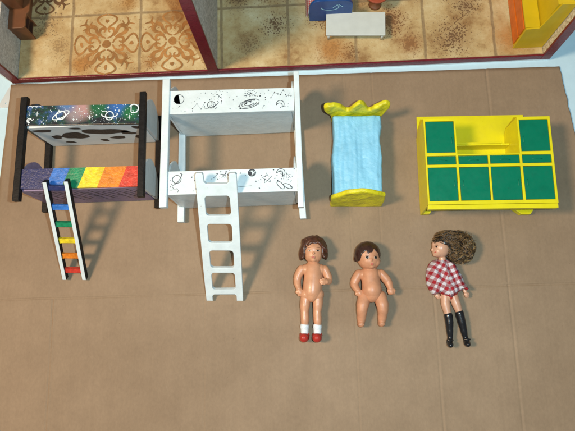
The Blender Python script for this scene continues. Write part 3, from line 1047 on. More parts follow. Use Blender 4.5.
# rainbow rail: one mesh, slanted painted stripes
m = MB()
ry0a, ry1a, ry0b, ry1b = 11.2, 30.4, 9.8, 29.2
cuts = [0.0, 0.245, 0.385, 0.525, 0.69, 0.875, 1.0]
for i, mi in enumerate(range(6)):
    def pt(f, top):
        sl = 0.0 if f in (0.0, 1.0) else (0.03 if top else -0.035)
        f2 = min(1, max(0, f + sl))
        x = gx0 + (gx1 - gx0) * f2
        return (x, (ry1a + (ry1b - ry1a) * f2) if top else (ry0a + (ry0b - ry0a) * f2))
    m.prism([pt(cuts[i], 0), pt(cuts[i + 1], 0), pt(cuts[i + 1], 1), pt(cuts[i], 1)], 55.2, HL, mi)
rail2 = m.build('rail', [M[k] for k in ('navy', 'sky_blue', 'green', 'yellow', 'orange', 'red')], lb)

m = MB()
m.box(5.8, 115.4, 71.9, 75.0, 1.5, 55.0, bev=0.3)
UN = 71.9
for (sx, sz, rx, rz, sd) in ((16.5, 46, 8.4, 4.2, 1), (23, 28, 5.4, 5.0, 2), (42, 30, 11.5, 10.5, 3), (74, 38, 20, 8.0, 4), (96, 32, 7, 4.6, 9), (66, 14, 4.6, 3.2, 5), (104, 19, 5.0, 5.5, 6), (109, 46, 4.5, 3.6, 7), (30, 12, 5, 3.2, 12), (50, 49, 5.5, 2.8, 13), (82, 20, 7.0, 4.4, 14)):
    m.blob2d(sx, sz, rx, rz, UN, 1, axes='xzy', wob=0.14, thick=-0.12, seed=sd, n=28, rot=-0.08)
m.build('bed_base', [M['cow_white'], M['cow_spot']], lb)
m = MB()
m.box(5.8, 115.4, 9.8, 13.2, 1.5, 55.0, bev=0.3)
for i in range(17):
    xx = 12 + i * 6.0
    m.stroke([(xx, 50 - (i % 3) * 3), (xx + 5, 38), (xx + 12 + (i % 2) * 2, 14 + (i % 4) * 4)], 1.3 if i % 2 else 0.8, 9.8, 1, axes='xzy', thick=-0.12)
m.build('bed_base', [M['purple'], M['cow_spot']], lb)
m = MB()
m.box(7.0, 115.4, 75.1, 88, 1.0, 3.4)
m.build('back_rail', M['cow_white'], lb)
m = MB()
m.box(7.0, 115.4, 13.3, 26, 1.0, 3.4)
m.build('back_rail', M['purple'], lb)
e = end_board(2.6, 5.6, 72.2, 93.0, 14.5, 6.5, 53.2, M['galaxy'], lb)
e = end_board(2.6, 5.6, 10.2, 31.0, 16.0, 6.5, 53.2, M['purple'], lb)
e = end_board(116.6, 119.6, 71.6, 91.0, 16.0, 6.5, 53.2, M['grey_paint'], lb)
e = end_board(116.6, 119.6, 9.8, 30.0, 16.0, 6.5, 53.2, M['grey_paint'], lb)

# ------------------------------------------------------------------ ladders (leaning from the bed rail down to the cardboard)
def lean(o, top, bot, right):
    """local x across, local y up the ladder, local z out of its face"""
    t, b_ = Vector(top), Vector(bot)
    yv = (t - b_).normalized()
    xv = Vector(right)
    xv = (xv - yv * xv.dot(yv)).normalized()
    zv = xv.cross(yv)
    mt = Matrix((xv, yv, zv)).transposed().to_4x4()
    mt.translation = b_ * MM
    o.matrix_world = mt

# white ladder
L = 132.0
o = thing('ladder', 'plain white one-piece toy ladder leaning on the white bunk bed', 'ladder', group='toy bunk ladders')
m = MB()
ol = [(0.4, 0), (6.6, 0), (6.6, 5.6), (8.6, 7.4), (28.2, 7.4), (30.0, 5.6), (30.0, 0), (36.0, 0), (36.4, 40), (36.4, L - 1.5), (35.2, L), (30.6, L), (29.6, L - 1.5), (29.4, L - 8.2), (27.4, L - 10.0), (9.2, L - 10.0), (7.3, L - 8.2), (7.0, L - 1.5), (6.0, L), (1.4, L), (0.2, L - 1.5), (0.0, 40)]
holes = []
for (a, c) in ((0.690, 0.838), (0.482, 0.628), (0.278, 0.420), (0.097, 0.238)):
    hh = rrect(7.0, 29.6, L * a, L * c, 3.0, 5)
    holes.append(hh)
m.prism([ol] + holes, 0, 4.2, bev=0.45)
pl = m.build('ladder_frame', M['white_paint'], o)
jag(pl, 0.25, 0.06, 3)
lean(o, (-99.8, 135.4, 78.2), (-104.4, 28.6, 0.3), (1, 0.0, 0))

# rainbow ladder
o = thing('ladder', 'black sided toy ladder with white fronts and rainbow rungs leaning on the black bunk', 'ladder', group='toy bunk ladders')
LL = 105.0
for xx, tp in ((0.0, 0.0), (19.6, 1.0)):
    m = MB()
    m.box(xx, xx + 3.8, 0, LL + tp, 0, 6.0, 0, bev=0.3)
    rl = m.build('side_rail', M['black_paint'], o)
    m = MB()
    m.box(xx + 0.15, xx + 3.65, 0.3, LL + tp - 0.3, 6.02, 6.5, 0, bev=0.15)
    m.build('front_face', M['white_paint'], rl)
    jag(rl, 0.2, 0.1, xx)
for yy, colr in ((96.0, 'navy'), (76.5, 'sky_blue'), (58.5, 'green'), (41.0, 'yellow'), (24.0, 'orange'), (7.5, 'red')):
    m = MB()
    m.prism([(3.4, yy - 0.8), (5.2, yy), (18.4, yy), (20.0, yy - 0.8), (20.0, yy + 5.4), (18.6, yy + 4.6), (5.0, yy + 4.6), (3.4, yy + 5.4)], 1.0, 5.0, bev=0.3)
    m.build('rung', M[colr], o)
lean(o, (-241.6, 136.8, 63.8), (-247.4, 54.4, 0.3), (1, 0.02, 0))

# ------------------------------------------------------------------ clay bed
d = thing('clay_bed', 'handmade clay doll bed with light blue cover and yellow petal headboard', 'bed', (47.5, 160, 0), -1.8)
m = MB()
pts = [(-23.5, -40), (23.0, -40), (23.4, -20), (24.2, 0), (22.6, 18), (24.4, 30), (24.0, 42.5), (-24.0, 42.5), (-23.0, 20), (-24.4, 0), (-23.8, -22)]
m.prism(pts, 1.0, 25.5, bev=4.0)
t_ = m.bm
bmesh.ops.subdivide_edges(t_, edges=t_.edges[:], cuts=2)
body = weld(m, 'mattress', M['clay_blue'], d, 0.9, 5)
for v in body.data.vertices:
    p = v.co / MM
    n1 = noise.noise(Vector((p.x * 0.06, p.y * 0.03, p.z * 0.06)))
    n2 = noise.noise(Vector((p.x * 0.30, p.y * 0.035, p.z * 0.2 + 5)))
    n3 = abs(noise.noise(Vector((p.x * 0.10 + p.y * 0.03, p.y * 0.10, 3 + p.z * 0.1))))
    out = Vector((p.x * 0.5, 0, p.z - 8)).normalized()
    v.co += out * (1.6 * n1 + 0.9 * n2 - 0.45 * max(0, 0.10 - n3) * 10 * 0.6) * MM
m = MB()
hd = [(-24.5, 0.3), (-25, 18), (-29, 24), (-32, 31), (-32.5, 38), (-29, 41.5), (-23, 40.5), (-16, 36), (-10.5, 29.5), (-8.5, 29.5), (-5.5, 36), (-1.5, 41.5), (2.5, 43.5), (6.5, 39.5), (10.5, 31), (12.5, 30.5), (16, 36.5), (21, 40.5), (27, 41.5), (31, 38.5), (31.5, 33), (29, 26), (25.6, 18), (25.0, 0.3)]
m.prism(hd, 43.5, 48.5, axes='xzy', bev=1.6)
hb = weld(m, 'headboard', M['clay_yellow'], d, 0.6, 8)
for v in hb.data.vertices:
    p = v.co / MM
    k = max(0, p.z - 20) / 20
    v.co.y += (k * 2.0 + 1.0 * math.sin(p.x * 0.28) * k) * MM
jag(hb, 0.7, 0.12, 2)
m = MB()
ft = [(-26.0, 0.3), (25.0, 0.3), (25.4, 14)] + [(25.2 - 51.2 * i / 14, 27 + 16 * math.sin(math.pi * (0.10 + 0.84 * i / 14)) - 5.5 * max(0, i / 14 - 0.72) / 0.28) for i in range(15)] + [(-26.2, 10)]
m.prism(ft, -45.0, -40.4, axes='xzy', bev=1.4)
fb = weld(m, 'footboard', M['clay_yellow'], d, 0.6, 8)
for v in fb.data.vertices:
    v.co.y += max(0.0, v.co.z - 4 * MM) * 0.11
jag(fb, 0.6, 0.10, 6)

# ------------------------------------------------------------------ yellow and green cabinet (lying on its back)
d = thing('toy_cabinet', 'yellow plastic toy kitchen cabinet with dark green doors and drawers lying on its back', 'cabinet', (108.2, 101.6, 0), -1.2)
W, HH, Z = 117.6, 88.2, 40.0
m = MB()
cols = [(1.6, 28.4), (30.4, 57.6), (59.4, 86.6), (88.8, 115.6)]
rows = [(8.0, 40.0), (42.8, 51.2), (54.3, 85.4)]
outer = [(0, 4.6), (W, 4.6), (W, HH), (87.2, HH), (87.2, 52.4), (29.8, 52.4), (29.8, HH), (0, HH)]
holes = [[(a, rows[0][0]), (c, rows[0][0]), (c, rows[0][1]), (a, rows[0][1])] for a, c in cols] + [[(a, rows[1][0]), (c, rows[1][0]), (c, rows[1][1]), (a, rows[1][1])] for a, c in cols] + [[(a, rows[2][0]), (c, rows[2][0]), (c, rows[2][1]), (a, rows[2][1])] for a, c in (cols[0], cols[3])]
m.prism([outer] + holes, Z - 2.2, Z, bev=0.35)
prof = [(9.5, 0.3), (9.0, 24.0), (4.8, Z - 4.0), (4.8, Z - 2.3), (HH - 0.2, Z - 2.3), (HH - 0.2, 9.0), (HH - 6, 2.2), (HH - 6, 0.3)]
for xa in (0.15, 29.9 - 2.0, 87.3, W - 2.1):
    m.prism([(2.7, 0.3), (4.4, Z - 6.2), (4.8, Z - 6.2), (4.8, Z - 2.3)] + prof[4:] if xa == 0.15 else prof, xa, xa + 1.9, axes='yzx', bev=0.2)
m.prism([(8.3, 2.3), (9.9, 2.3), (9.9, 24.0), (7.0, Z - 2.7), (5.4, Z - 2.7)], 2.15, W - 2.2, axes='yzx')
m.box(2.1, W - 2.2, 50.4, 52.0, 2.3, Z - 2.4)
m.box(2.2, 27.8, HH - 2.2, HH - 0.5, 9.5, Z - 2.45)
m.box(89.3, W - 2.3, HH - 2.2, HH - 0.5, 9.5, Z - 2.45)
m.build('body', M['plastic_yellow'], d)
m = MB()
m.prism([(1.0, 9.8), (W - 0.8, 9.8), (W - 0.8, 90.0), (W - 8.5, 90.0), (W - 9.5, 104.6), (1.4, 105.2)], 0.2, 2.0, bev=0.3)
m.build('back_panel', M['plastic_yellow'], d)
m = MB()
m.box(-0.1, W - 0.6, 0.0, 4.2, Z - 6.0, Z + 0.4, bev=0.4)
m.build('plinth', M['plastic_yellow'], d)
m = MB()
m.box(30.0, 87.2, 68.6, 70.2, 2.2, 16.0, bev=0.3)
m.box(30.0, 80.0, 70.3, 72.0, 14.4, 16.4, bev=0.3)
m.build('shelf', M['plastic_yellow'], d)
for xa in (0.3, W - 30):
    m = MB()
    m.prism([(xa, 9.4), (xa + 0.5, 7.0), (xa + 8.0, 1.0), (xa + 17, 1.0), (xa + 23, 9.4)] if xa > 5 else [(xa + 1.9, 9.6), (xa + 1.9, 2.8), (xa + 8, 2.8), (xa + 11, 9.6)], 0.4, 7.6, bev=0.2)
    m.build('foot', M['plastic_yellow'], d)
def front(kind, a, c, y0_, y1_, hx, hy, vertical):
    mm_ = MB()
    mm_.box(a + 0.35, c - 0.35, y0_ + 0.35, y1_ - 0.35, Z - 2.6, Z - 0.6, bev=0.35)
    o_ = mm_.build(kind, M['plastic_green'], d)
    mm_ = MB()
    if vertical:
        mm_.tube([(hx, hy - 3.2, Z - 0.75), (hx, hy - 2, Z - 0.5), (hx, hy, Z - 0.35), (hx, hy + 2, Z - 0.5), (hx, hy + 3.2, Z - 0.75)], 0.5, sides=8)
    else:
        mm_.tube([(hx - 5, hy, Z - 0.75), (hx - 2.5, hy + 0.4, Z - 0.5), (hx, hy + 0.6, Z - 0.4), (hx + 2.5, hy + 0.4, Z - 0.5), (hx + 5, hy, Z - 0.75)], 0.45, sides=8)
    mm_.build('handle', M['plastic_green'], o_, True)
for i, (a, c) in enumerate(cols):
    hx = c - 3 if i % 2 == 0 else a + 3
    if i == 1:
        hx = a + 3
    front('door', a, c, rows[0][0], rows[0][1], hx, 24, True)
    front('drawer', a, c, rows[1][0], rows[1][1], (a + c) / 2, 46.6, False)
for i in (0, 3):
    a, c = cols[i]
    front('door', a, c, rows[2][0], rows[2][1], c - 3 if i == 0 else a + 3, 66, True)

# ------------------------------------------------------------------ dolls
def skin_bvh(o):
    me = o.data
    return BVHTree.FromPolygons([v.co.copy() / MM for v in me.vertices], [tuple(p.vertices) for p in me.polygons])

def decal(bvh, name, mat, parent, shapes, direction=(0, 0, -1), lift=0.10):
    """painted marks that follow the skin: each shape is (centre x, centre y, rx, ry, rotation)"""
    m_ = MB()
    dv = Vector(direction)
    for sh in shapes:
        cx, cy, rx, ry, rot = sh[:5]
        lf = sh[5] if len(sh) > 5 else lift
        rings = []
        for k in range(0, 4):
            f = k / 3
            ring = []
            n = 1 if k == 0 else 16
            for i in range(n):
                a = 2 * math.pi * i / n
                u, v = rx * f * math.cos(a), ry * f * math.sin(a)
                x, y = cx + u * math.cos(rot) - v * math.sin(rot), cy + u * math.sin(rot) + v * math.cos(rot)
                hit = bvh.ray_cast(Vector((x, y, 60)), dv)
                z = hit[0].z if hit[0] is not None else 5.0
                ring.append(m_.bm.verts.new((x, y, z + lf)))
            rings.append(ring)
        for i in range(16):
            j = (i + 1) % 16
            m_.bm.faces.new((rings[0][0], rings[1][i], rings[1][j])).smooth = True
            for k in (1, 2):
                m_.bm.faces.new((rings[k][i], rings[k + 1][i], rings[k + 1][j], rings[k][j])).smooth = True
    return m_.build(name, mat, parent)

def hand(m, wrist, direc, side, r, curl=0.5, palm=4.0):
    """palm with four unequal curled fingers and a thumb off its side"""
    wr = Vector(wrist)
    dv = Vector(direc).normalized()
    sv = Vector(side).normalized()
    nv = dv.cross(sv).normalized()
    if nv.z > 0:
        nv = -nv
    m.limb([wr, wr + dv * palm * 0.55, wr + dv * palm], [r, r * 1.12, r * 1.0], flat=0.75)
    m.limb([wr + dv * palm * 0.6 - sv * r * 0.7, wr + dv * palm * 0.6 + sv * r * 0.7], [r * 0.8, r * 0.8], flat=0.75)
    for k, ln in enumerate((0.82, 1.0, 0.94, 0.72)):
        off = sv * (k - 1.5) * r * 0.62
        b0 = wr + dv * palm * 0.92 + off
        b1 = b0 + (dv + nv * curl * 0.35) * palm * 0.45 * ln
        b2 = b1 + (dv * (1 - curl * 0.5) + nv * curl) * palm * 0.40 * ln
        m.limb([b0, b1, b2], [r * 0.36, r * 0.34, r * 0.28])
    t0 = wr + dv * palm * 0.35 - sv * r * 0.9
    t1 = t0 + (dv * 0.7 - sv * 0.8) * palm * 0.35
    t2 = t1 + (dv * 1.0 - sv * 0.1) * palm * 0.30
    m.limb([t0, t1, t2], [r * 0.46, r * 0.42, r * 0.33])

# --- girl doll
g = thing('doll', 'unclothed old plastic doll with brown bob, white socks and red shoes lying on cardboard', 'doll', (-2.9, -14.2, 0), group='small dolls lying on the cardboard')
m = MB()
HC = (4.4, 85.6, 12.0)
m.ball(HC, (10.2, 11.6, 10.2), sub=4)
m.ball((4.2, 80.2, 13.2), (8.6, 7.4, 8.2), sub=4)
m.ball((0.2, 80.0, 15.8), (4.0, 4.0, 4.0), sub=3)
m.ball((8.2, 79.8, 15.8), (4.0, 4.0, 4.0), sub=3)
m.ball((4.1, 75.6, 17.6), (3.0, 2.3, 3.0), sub=3)
m.limb([(4.5, 83.4, 20.9), (4.4, 81.2, 22.0)], [0.8, 1.15])
m.limb([(3.0, 78.0, 21.0), (5.4, 78.0, 21.0)], [0.75, 0.75])
m.limb([(3.4, 76.9, 20.7), (5.0, 76.9, 20.7)], [0.8, 0.8])
m.limb([(4.0, 76, 10), (3.6, 70, 10.0)], [4.6, 5.0])
m.limb([(3.6, 67.5, 9.0), (3.4, 60, 9.4), (2.6, 52, 9.8), (1.9, 46, 9.6)], [8.6, 9.1, 9.3, 9.2])
m.limb([(-3.5, 67.3, 9.2), (10.6, 66.8, 9.2)], [5.4, 5.4])
m.limb([(-3.4, 43.6, 9.4), (6.8, 43.2, 9.4)], [6.4, 6.4])
m.ball((1.4, 43.0, 10.2), (6.8, 7.4, 7.4), sub=3)
gb = weld(m, 'body', M['skin'], g, 0.34, 9)
m = MB()
m.limb([(-4.4, 40.5, 9.2), (-5.4, 34, 9.4), (-6.0, 27, 9.2), (-6.0, 20, 9.2), (-6.4, 12, 8.6), (-6.6, 5.5, 7.6)], [5.0, 4.7, 3.9, 3.9, 3.1, 2.9])
m.limb([(-6.7, 4.6, 7.0), (-7.2, 3.0, 12.5)], [2.7, 2.1])
weld(m, 'leg', M['skin'], g, 0.34, 6)
m = MB()
m.limb([(7.0, 40.2, 9.2), (6.8, 34, 9.4), (6.0, 26.7, 9.2), (6.0, 19.5, 9.2), (5.8, 11.5, 8.6), (5.4, 5.0, 7.6)], [5.0, 4.7, 3.9, 3.9, 3.1, 2.9])
m.limb([(5.4, 4.2, 7.0), (4.9, 2.6, 12.5)], [2.7, 2.1])
weld(m, 'leg', M['skin'], g, 0.34, 6)
m = MB()
m.limb([(-7.4, 67.6, 9.4), (-11.2, 61.5, 9.0), (-12.2, 55.5, 9.4), (-10.8, 49.0, 11.6)], [4.3, 4.0, 3.5, 2.5])
hand(m, (-10.6, 49.0, 11.8), (0.25, -1, 0.1), (1, 0.2, 0), 2.3, 0.35, 4.2)
weld(m, 'arm', M['skin'], g, 0.34, 6)
m = MB()
m.limb([(14.4, 66.8, 9.4), (17.2, 60.5, 9.0), (17.9, 55.6, 10.0), (15.4, 54.4, 15.0)], [4.3, 4.0, 3.5, 2.5])
hand(m, (15.2, 54.6, 15.4), (-0.85, -0.05, 0.5), (0.1, -1, 0), 2.2, 0.45, 3.8)
weld(m, 'arm', M['skin'], g, 0.34, 6)
bv = skin_bvh(gb)
EY = ((0.9, 83.9), (8.6, 83.7))
for (ex, ey) in EY:
    e_ = decal(bv, 'eye', M['eye_white'], g, [(ex, ey, 1.5, 0.85, 0)], lift=0.06)
    decal(bv, 'iris', M['eye_dark'], e_, [(ex + 0.05, ey - 0.02, 0.85, 0.85, 0, 0.16)])
    decal(bv, 'lash', M['brow'], e_, [(ex, ey + 0.8, 1.7, 0.32, 0, 0.2)])
decal(bv, 'eyebrow', M['brow'], g, [(0.5, 86.8, 1.9, 0.28, 0.05)])
decal(bv, 'eyebrow', M['brow'], g, [(8.9, 86.6, 1.9, 0.28, -0.05)])
decal(bv, 'mouth', M['lip'], g, [(4.1, 77.6, 1.4, 0.75, 0)])
# moulded wavy bob
m = MB()
m.ball((4.3, 87.4, 8.6), (12.0, 12.6, 8.4), sub=4)
m.ball((4.3, 92.4, 12.6), (10.6, 7.2, 8.6), sub=4)
qq = random.Random(5)
for sg in (-1, 1):
    for k in range(7):
        z0 = 5 + k * 2.1
        sx = 4.3 + sg * (11.6 - 0.035 * (z0 - 9) ** 2)
        pts = []
        for i in range(9):
            t = i / 8
            yy = 95.5 - 17.5 * t
            wv_ = math.sin(t * 9.5 + k * 0.6) * 0.9
            pts.append((sx - sg * (3.0 * (1 - t) ** 1.5) + sg * wv_ * 0.6 + sg * 0.9 * t, yy, z0 + wv_ * 0.5))
        m.limb(pts, [1.7] * 8 + [1.5])
for sg in (-1, 1):
    for k in range(6):
        pts = []
        for i in range(8):
            t = i / 7
            x = 4.3 + 1.8 + sg * (0.6 + 10.2 * t)
            yy = 97.6 - k * 1.15 - 9.0 * t ** 2.0 + 0.7 * math.sin(t * 10 + k)
            zz = 14.2 + k * 1.25 - 3.8 * t * t + 0.4 * math.sin(t * 12 + k * 2)
            pts.append((x, yy, zz))
        m.limb(pts, [1.5, 1.6, 1.6, 1.6, 1.6, 1.6, 1.5, 1.3])
weld(m, 'hair', M['hair_brown'], g, 0.32, 2)
for (fx, fy) in ((-6.7, 4.4), (5.4, 4.0)):
    m = MB()
    m.limb([(fx + 0.2, fy + 9.0, 8.5), (fx + 0.1, fy + 5.0, 8.0), (fx, fy + 0.5, 7.4)], [3.9, 3.75, 3.6])
    m.limb([(fx + 0.2, fy + 9.3, 8.6), (fx + 0.2, fy + 8.4, 8.6)], [4.1, 4.1])
    weld(m, 'sock', M['sock'], g, 0.35, 2)
    m = MB()
    m.limb([(fx - 0.1, fy - 0.4, 4.2), (fx - 0.3, fy - 1.0, 8.0), (fx - 0.6, fy - 1.4, 12.8)], [4.3, 4.7, 4.3])
    m.limb([(fx - 3.6, fy + 0.6, 7), (fx - 3.4, fy + 1.8, 9)], [1.5, 1.3])
    m.limb([(fx + 3.3, fy + 0.6, 7), (fx + 3.0, fy + 1.8, 9)], [1.5, 1.3])
    sh = weld(m, 'shoe', M['shoe_red'], g, 0.35, 4)

# --- baby doll
g = thing('doll', 'unclothed baby doll with short dark painted hair and bent limbs lying on cardboard', 'doll', (53.5, -3.2, 0), group='small dolls lying on the cardboard')
m = MB()
m.ball((-0.4, 68.6, 12.4), (11.9, 12.2, 12.2), sub=4)
m.ball((1.0, 62.2, 14.0), (10.4, 8.4, 10.2), sub=4)
m.ball((-3.6, 60.6, 17.6), (4.2, 4.2, 4.2), sub=3)
m.ball((6.6, 60.4, 17.6), (4.0, 4.2, 4.2), sub=3)
m.ball((2.2, 56.4, 18.6), (3.0, 2.2, 3.0), sub=3)
m.limb([(2.1, 63.2, 23.4), (2.2, 61.8, 24.0)], [0.8, 1.15])
m.limb([(1.2, 58.7, 22.7), (3.3, 58.6, 22.7)], [0.75, 0.75])
m.limb([(1.5, 57.6, 22.2), (3.0, 57.5, 22.2)], [0.7, 0.7])
m.ball((-11.6, 65.0, 10.5), (1.4, 2.6, 2.2), sub=3)
m.limb([(1.0, 58, 10), (1.2, 50, 10)], [5.6, 6.4])
m.limb([(1.4, 49.5, 10.0), (1.7, 42, 10.8), (1.9, 35, 11.4), (2.0, 31.5, 10.6)], [8.7, 8.8, 9.4, 8.8])
m.limb([(-5.2, 49.6, 9.6), (8.2, 49.2, 9.6)], [5.4, 5.4])
m.limb([(2.1, 31, 10.6), (2.2, 28.6, 10.2)], [7.6, 5.0])
bb_ = weld(m, 'body', M['skin_baby'], g, 0.36, 9)
m = MB()
m.limb([(-9.2, 50.4, 9.8), (-12.6, 45.2, 9.6), (-14.0, 40.2, 9.8), (-11.4, 34.6, 12.6)], [4.4, 4.3, 3.9, 2.9])
hand(m, (-11.2, 34.6, 12.8), (0.55, -1, 0.1), (1, 0.4, 0), 2.6, 0.6, 3.6)
weld(m, 'arm', M['skin_baby'], g, 0.34, 6)
m = MB()
m.limb([(12.0, 49.8, 9.8), (16.0, 45.0, 9.6), (18.4, 41.0, 9.6), (19.6, 35.5, 11.4)], [4.4, 4.3, 3.9, 2.9])
hand(m, (19.6, 35.6, 11.6), (0.15, -1, 0.1), (-1, -0.1, 0), 2.6, 0.6, 3.4)
weld(m, 'arm', M['skin_baby'], g, 0.34, 6)
m = MB()
m.limb([(-5.0, 28.2, 9.6), (-7.2, 21.5, 12.0), (-8.2, 16.5, 12.2), (-8.8, 10.0, 9.6), (-9.4, 4.2, 7.4)], [6.4, 5.9, 5.1, 4.3, 3.4])
fx = -9.4
m.limb([(fx, 4.4, 4.4), (fx - 0.1, 3.6, 7.2), (fx - 0.2, 3.2, 10.0)], [3.3, 3.5, 3.0])
for k in range(5):
    m.ball((fx - 2.3 + k * 1.1, 2.6, 12.4 - 0.25 * abs(k - 1)), 0.85 - 0.06 * k, sub=2)
weld(m, 'leg', M['skin_baby'], g, 0.34, 6)
m = MB()
m.limb([(9.4, 28.2, 9.6), (10.8, 21.5, 12.0), (11.2, 16.2, 12.2), (10.6, 9.8, 9.6), (9.9, 4.0, 7.4)], [6.4, 5.9, 5.1, 4.3, 3.4])
fx = 9.9
m.limb([(fx, 4.4, 4.4), (fx - 0.1, 3.6, 7.2), (fx - 0.2, 3.2, 10.0)], [3.3, 3.5, 3.0])
for k in range(5):
    m.ball((fx - 2.3 + k * 1.1, 2.6, 12.4 - 0.25 * abs(k - 1)), 0.85 - 0.06 * k, sub=2)
weld(m, 'leg', M['skin_baby'], g, 0.34, 6)
bv = skin_bvh(bb_)
for (ex, ey) in ((-2.0, 64.4), (6.1, 64.2)):
    e_ = decal(bv, 'eye', M['eye_white'], g, [(ex, ey, 1.75, 1.4, 0)], lift=0.06)
    decal(bv, 'iris', M['eye_dark'], e_, [(ex + 0.1, ey + 0.05, 1.3, 1.35, 0, 0.16)])
    decal(bv, 'lash', M['brow'], e_, [(ex, ey + 1.5, 1.9, 0.35, 0, 0.2)])
decal(bv, 'eyebrow', M['brow'], g, [(-2.4, 67.8, 1.7, 0.24, 0.1)])
decal(bv, 'eyebrow', M['brow'], g, [(6.6, 67.6, 1.7, 0.24, -0.08)])
decal(bv, 'mouth', M['lip'], g, [(2.3, 58.2, 1.35, 0.8, 0)])
def hair_shell(body_o, cond, lift, name, mat, parent):
    me = body_o.data
    bm = bmesh.new()
    bm.from_mesh(me)
    dl = [f for f in bm.faces if not cond(f.calc_center_median() / MM)]
    bmesh.ops.delete(bm, geom=dl, context='FACES')
    bm.normal_update()
    for v in bm.verts:
        edge = any(e.is_boundary for e in v.link_edges)
        p = v.co / MM
        k = lift * (0.35 if edge else 1.0) + 0.22 * noise.noise(Vector((p.x * 0.7 + p.y * 0.25, p.y * 0.12, p.z * 0.12)))
        v.co += v.normal * max(0.08, k) * MM
    for _ in range(3):
        for v in bm.verts:
            es = [e.other_vert(v) for e in v.link_edges if e.is_boundary]
            if len(es) == 2:
                v.co = v.co * 0.5 + (es[0].co + es[1].co) * 0.25
    for f in bm.faces:
        f.smooth = True
    me2 = bpy.data.meshes.new(name)
    bm.to_mesh(me2)
    bm.free()
    me2.materials.clear()
    me2.materials.append(mat)
    o2 = bpy.data.objects.new(name, me2)
    o2.parent = parent
    C.objects.link(o2)
    return o2
def baby_hair(p):
    if p.y < 59 or p.y < 62.0 and p.z > 8:
        return False
    line = 70.3 + 1.9 * math.sin((p.x + 7) * 0.62) + 0.7 * math.sin(p.x * 1.7) - 0.055 * (p.x - 2.0) ** 2
    side = 62 + max(0.0, p.z - 11) * 1.15
    return p.y > (line if p.z > 19 else min(line, side + 0.4 * math.sin(p.z)))
hair_shell(bb_, baby_hair, 0.55, 'hair', M['hair_dark'], g)

# --- fashion doll
g = thing('doll', 'doll in red and white gingham shirt and black boots with tousled brown hair', 'doll', (133.0, -23.9, 0), group='small dolls lying on the cardboard')
m = MB()
# head turned to its right: the face looks to -x
m.ball((-9.6, 93.6, 11.0), (8.4, 9.4, 8.6), sub=4)
m.ball((-12.6, 90.0, 11.6), (5.6, 5.6, 6.4), sub=3)
m.ball((-15.6, 87.0, 12.0), (2.3, 2.0, 2.6), sub=3)
m.limb([(-17.0, 93.4, 12.6), (-18.8, 91.6, 12.8)], [0.9, 1.0])
m.limb([(-17.0, 89.4, 12.2), (-17.2, 88.6, 12.4)], [1.0, 0.9])
m.ball((-16.2, 96.5, 12.0), (2.0, 3.0, 3.6), sub=3)
m.limb([(-9.0, 88, 9.5), (-8.4, 80, 9.0)], [3.4, 3.6])
m.limb([(-8.2, 77, 6.4), (-7.2, 66, 6.2), (-5.8, 54, 6.0), (-4.8, 48, 6.2)], [5.0, 4.6, 4.6, 5.2])
m.limb([(-15.0, 76.5, 6.2), (-18.0, 66, 5.6), (-18.0, 56, 5.6), (-16.0, 50.4, 7.0)], [2.7, 2.4, 2.0, 1.7])
hand(m, (-16.0, 50.4, 7.4), (0.35, -1, 0), (1, 0.3, 0), 1.55, 0.3, 3.0)
m.limb([(-1.6, 76.0, 6.2), (5.0, 66, 5.4), (8.8, 57, 5.4), (11.2, 51.2, 6.2)], [2.7, 2.4, 2.0, 1.7])
hand(m, (11.2, 51.2, 6.2), (0.3, -1, 0), (-1, -0.3, 0), 1.55, 0.3, 3.2)
m.limb([(-7.8, 49, 6.4), (-8.6, 41.5, 6.8), (-7.2, 31, 7.2), (-6.4, 24, 6.8), (-6.4, 9.5, 5.6)], [4.6, 4.2, 3.3, 3.2, 2.0])
m.limb([(-0.8, 48.6, 6.4), (1.2, 41.5, 6.8), (3.6, 32, 7.2), (5.0, 24, 6.8), (7.6, 9.5, 5.6)], [4.6, 4.2, 3.3, 3.2, 2.0])
fb_ = weld(m, 'body', M['skin_vinyl'], g, 0.34, 5)
bv = skin_bvh(fb_)
e_ = decal(bv, 'eye', M['eye_white'], g, [(-15.0, 93.9, 0.9, 0.9, 0.2)], lift=0.06)
decal(bv, 'iris', M['eye_dark'], e_, [(-15.2, 93.9, 0.75, 0.95, 0.2, 0.16)])
decal(bv, 'lash', M['brow'], e_, [(-14.8, 94.9, 1.2, 0.4, -0.2, 0.2)])
decal(bv, 'eyebrow', M['brow'], g, [(-14.6, 96.6, 1.2, 0.2, -0.2)])
decal(bv, 'mouth', M['lip'], g, [(-16.2, 89.0, 0.9, 0.55, 0)])
for pts, rs in (([(-6.9, 29.8, 7.1), (-6.4, 24, 6.8), (-6.4, 16, 6.2), (-6.5, 9.5, 5.6), (-7.2, 5.6, 5.6)], [4.0, 3.8, 3.2, 2.5, 2.9]), ([(3.8, 31.6, 7.1), (5.0, 24.5, 6.8), (6.4, 16, 6.2), (7.5, 9.5, 5.6), (8.6, 5.8, 5.6)], [4.0, 3.8, 3.2, 2.5, 2.9])):
    m = MB()
    m.limb(pts, rs)
    ex, ey, _ = pts[-1]
    m.limb([(ex, ey - 0.6, 4.2), (ex - 0.4, ey - 2.4, 8.6), (ex - 0.5, ey - 3.0, 10.4)], [3.0, 2.9, 2.4])
    m.limb([(ex - 2.6, ey + 1.6, 8.0), (ex, ey + 1.8, 9.0), (ex + 2.4, ey + 1.6, 8.0)], [0.8, 0.8, 0.8])
    weld(m, 'boot', M['boot'], g, 0.34, 3)

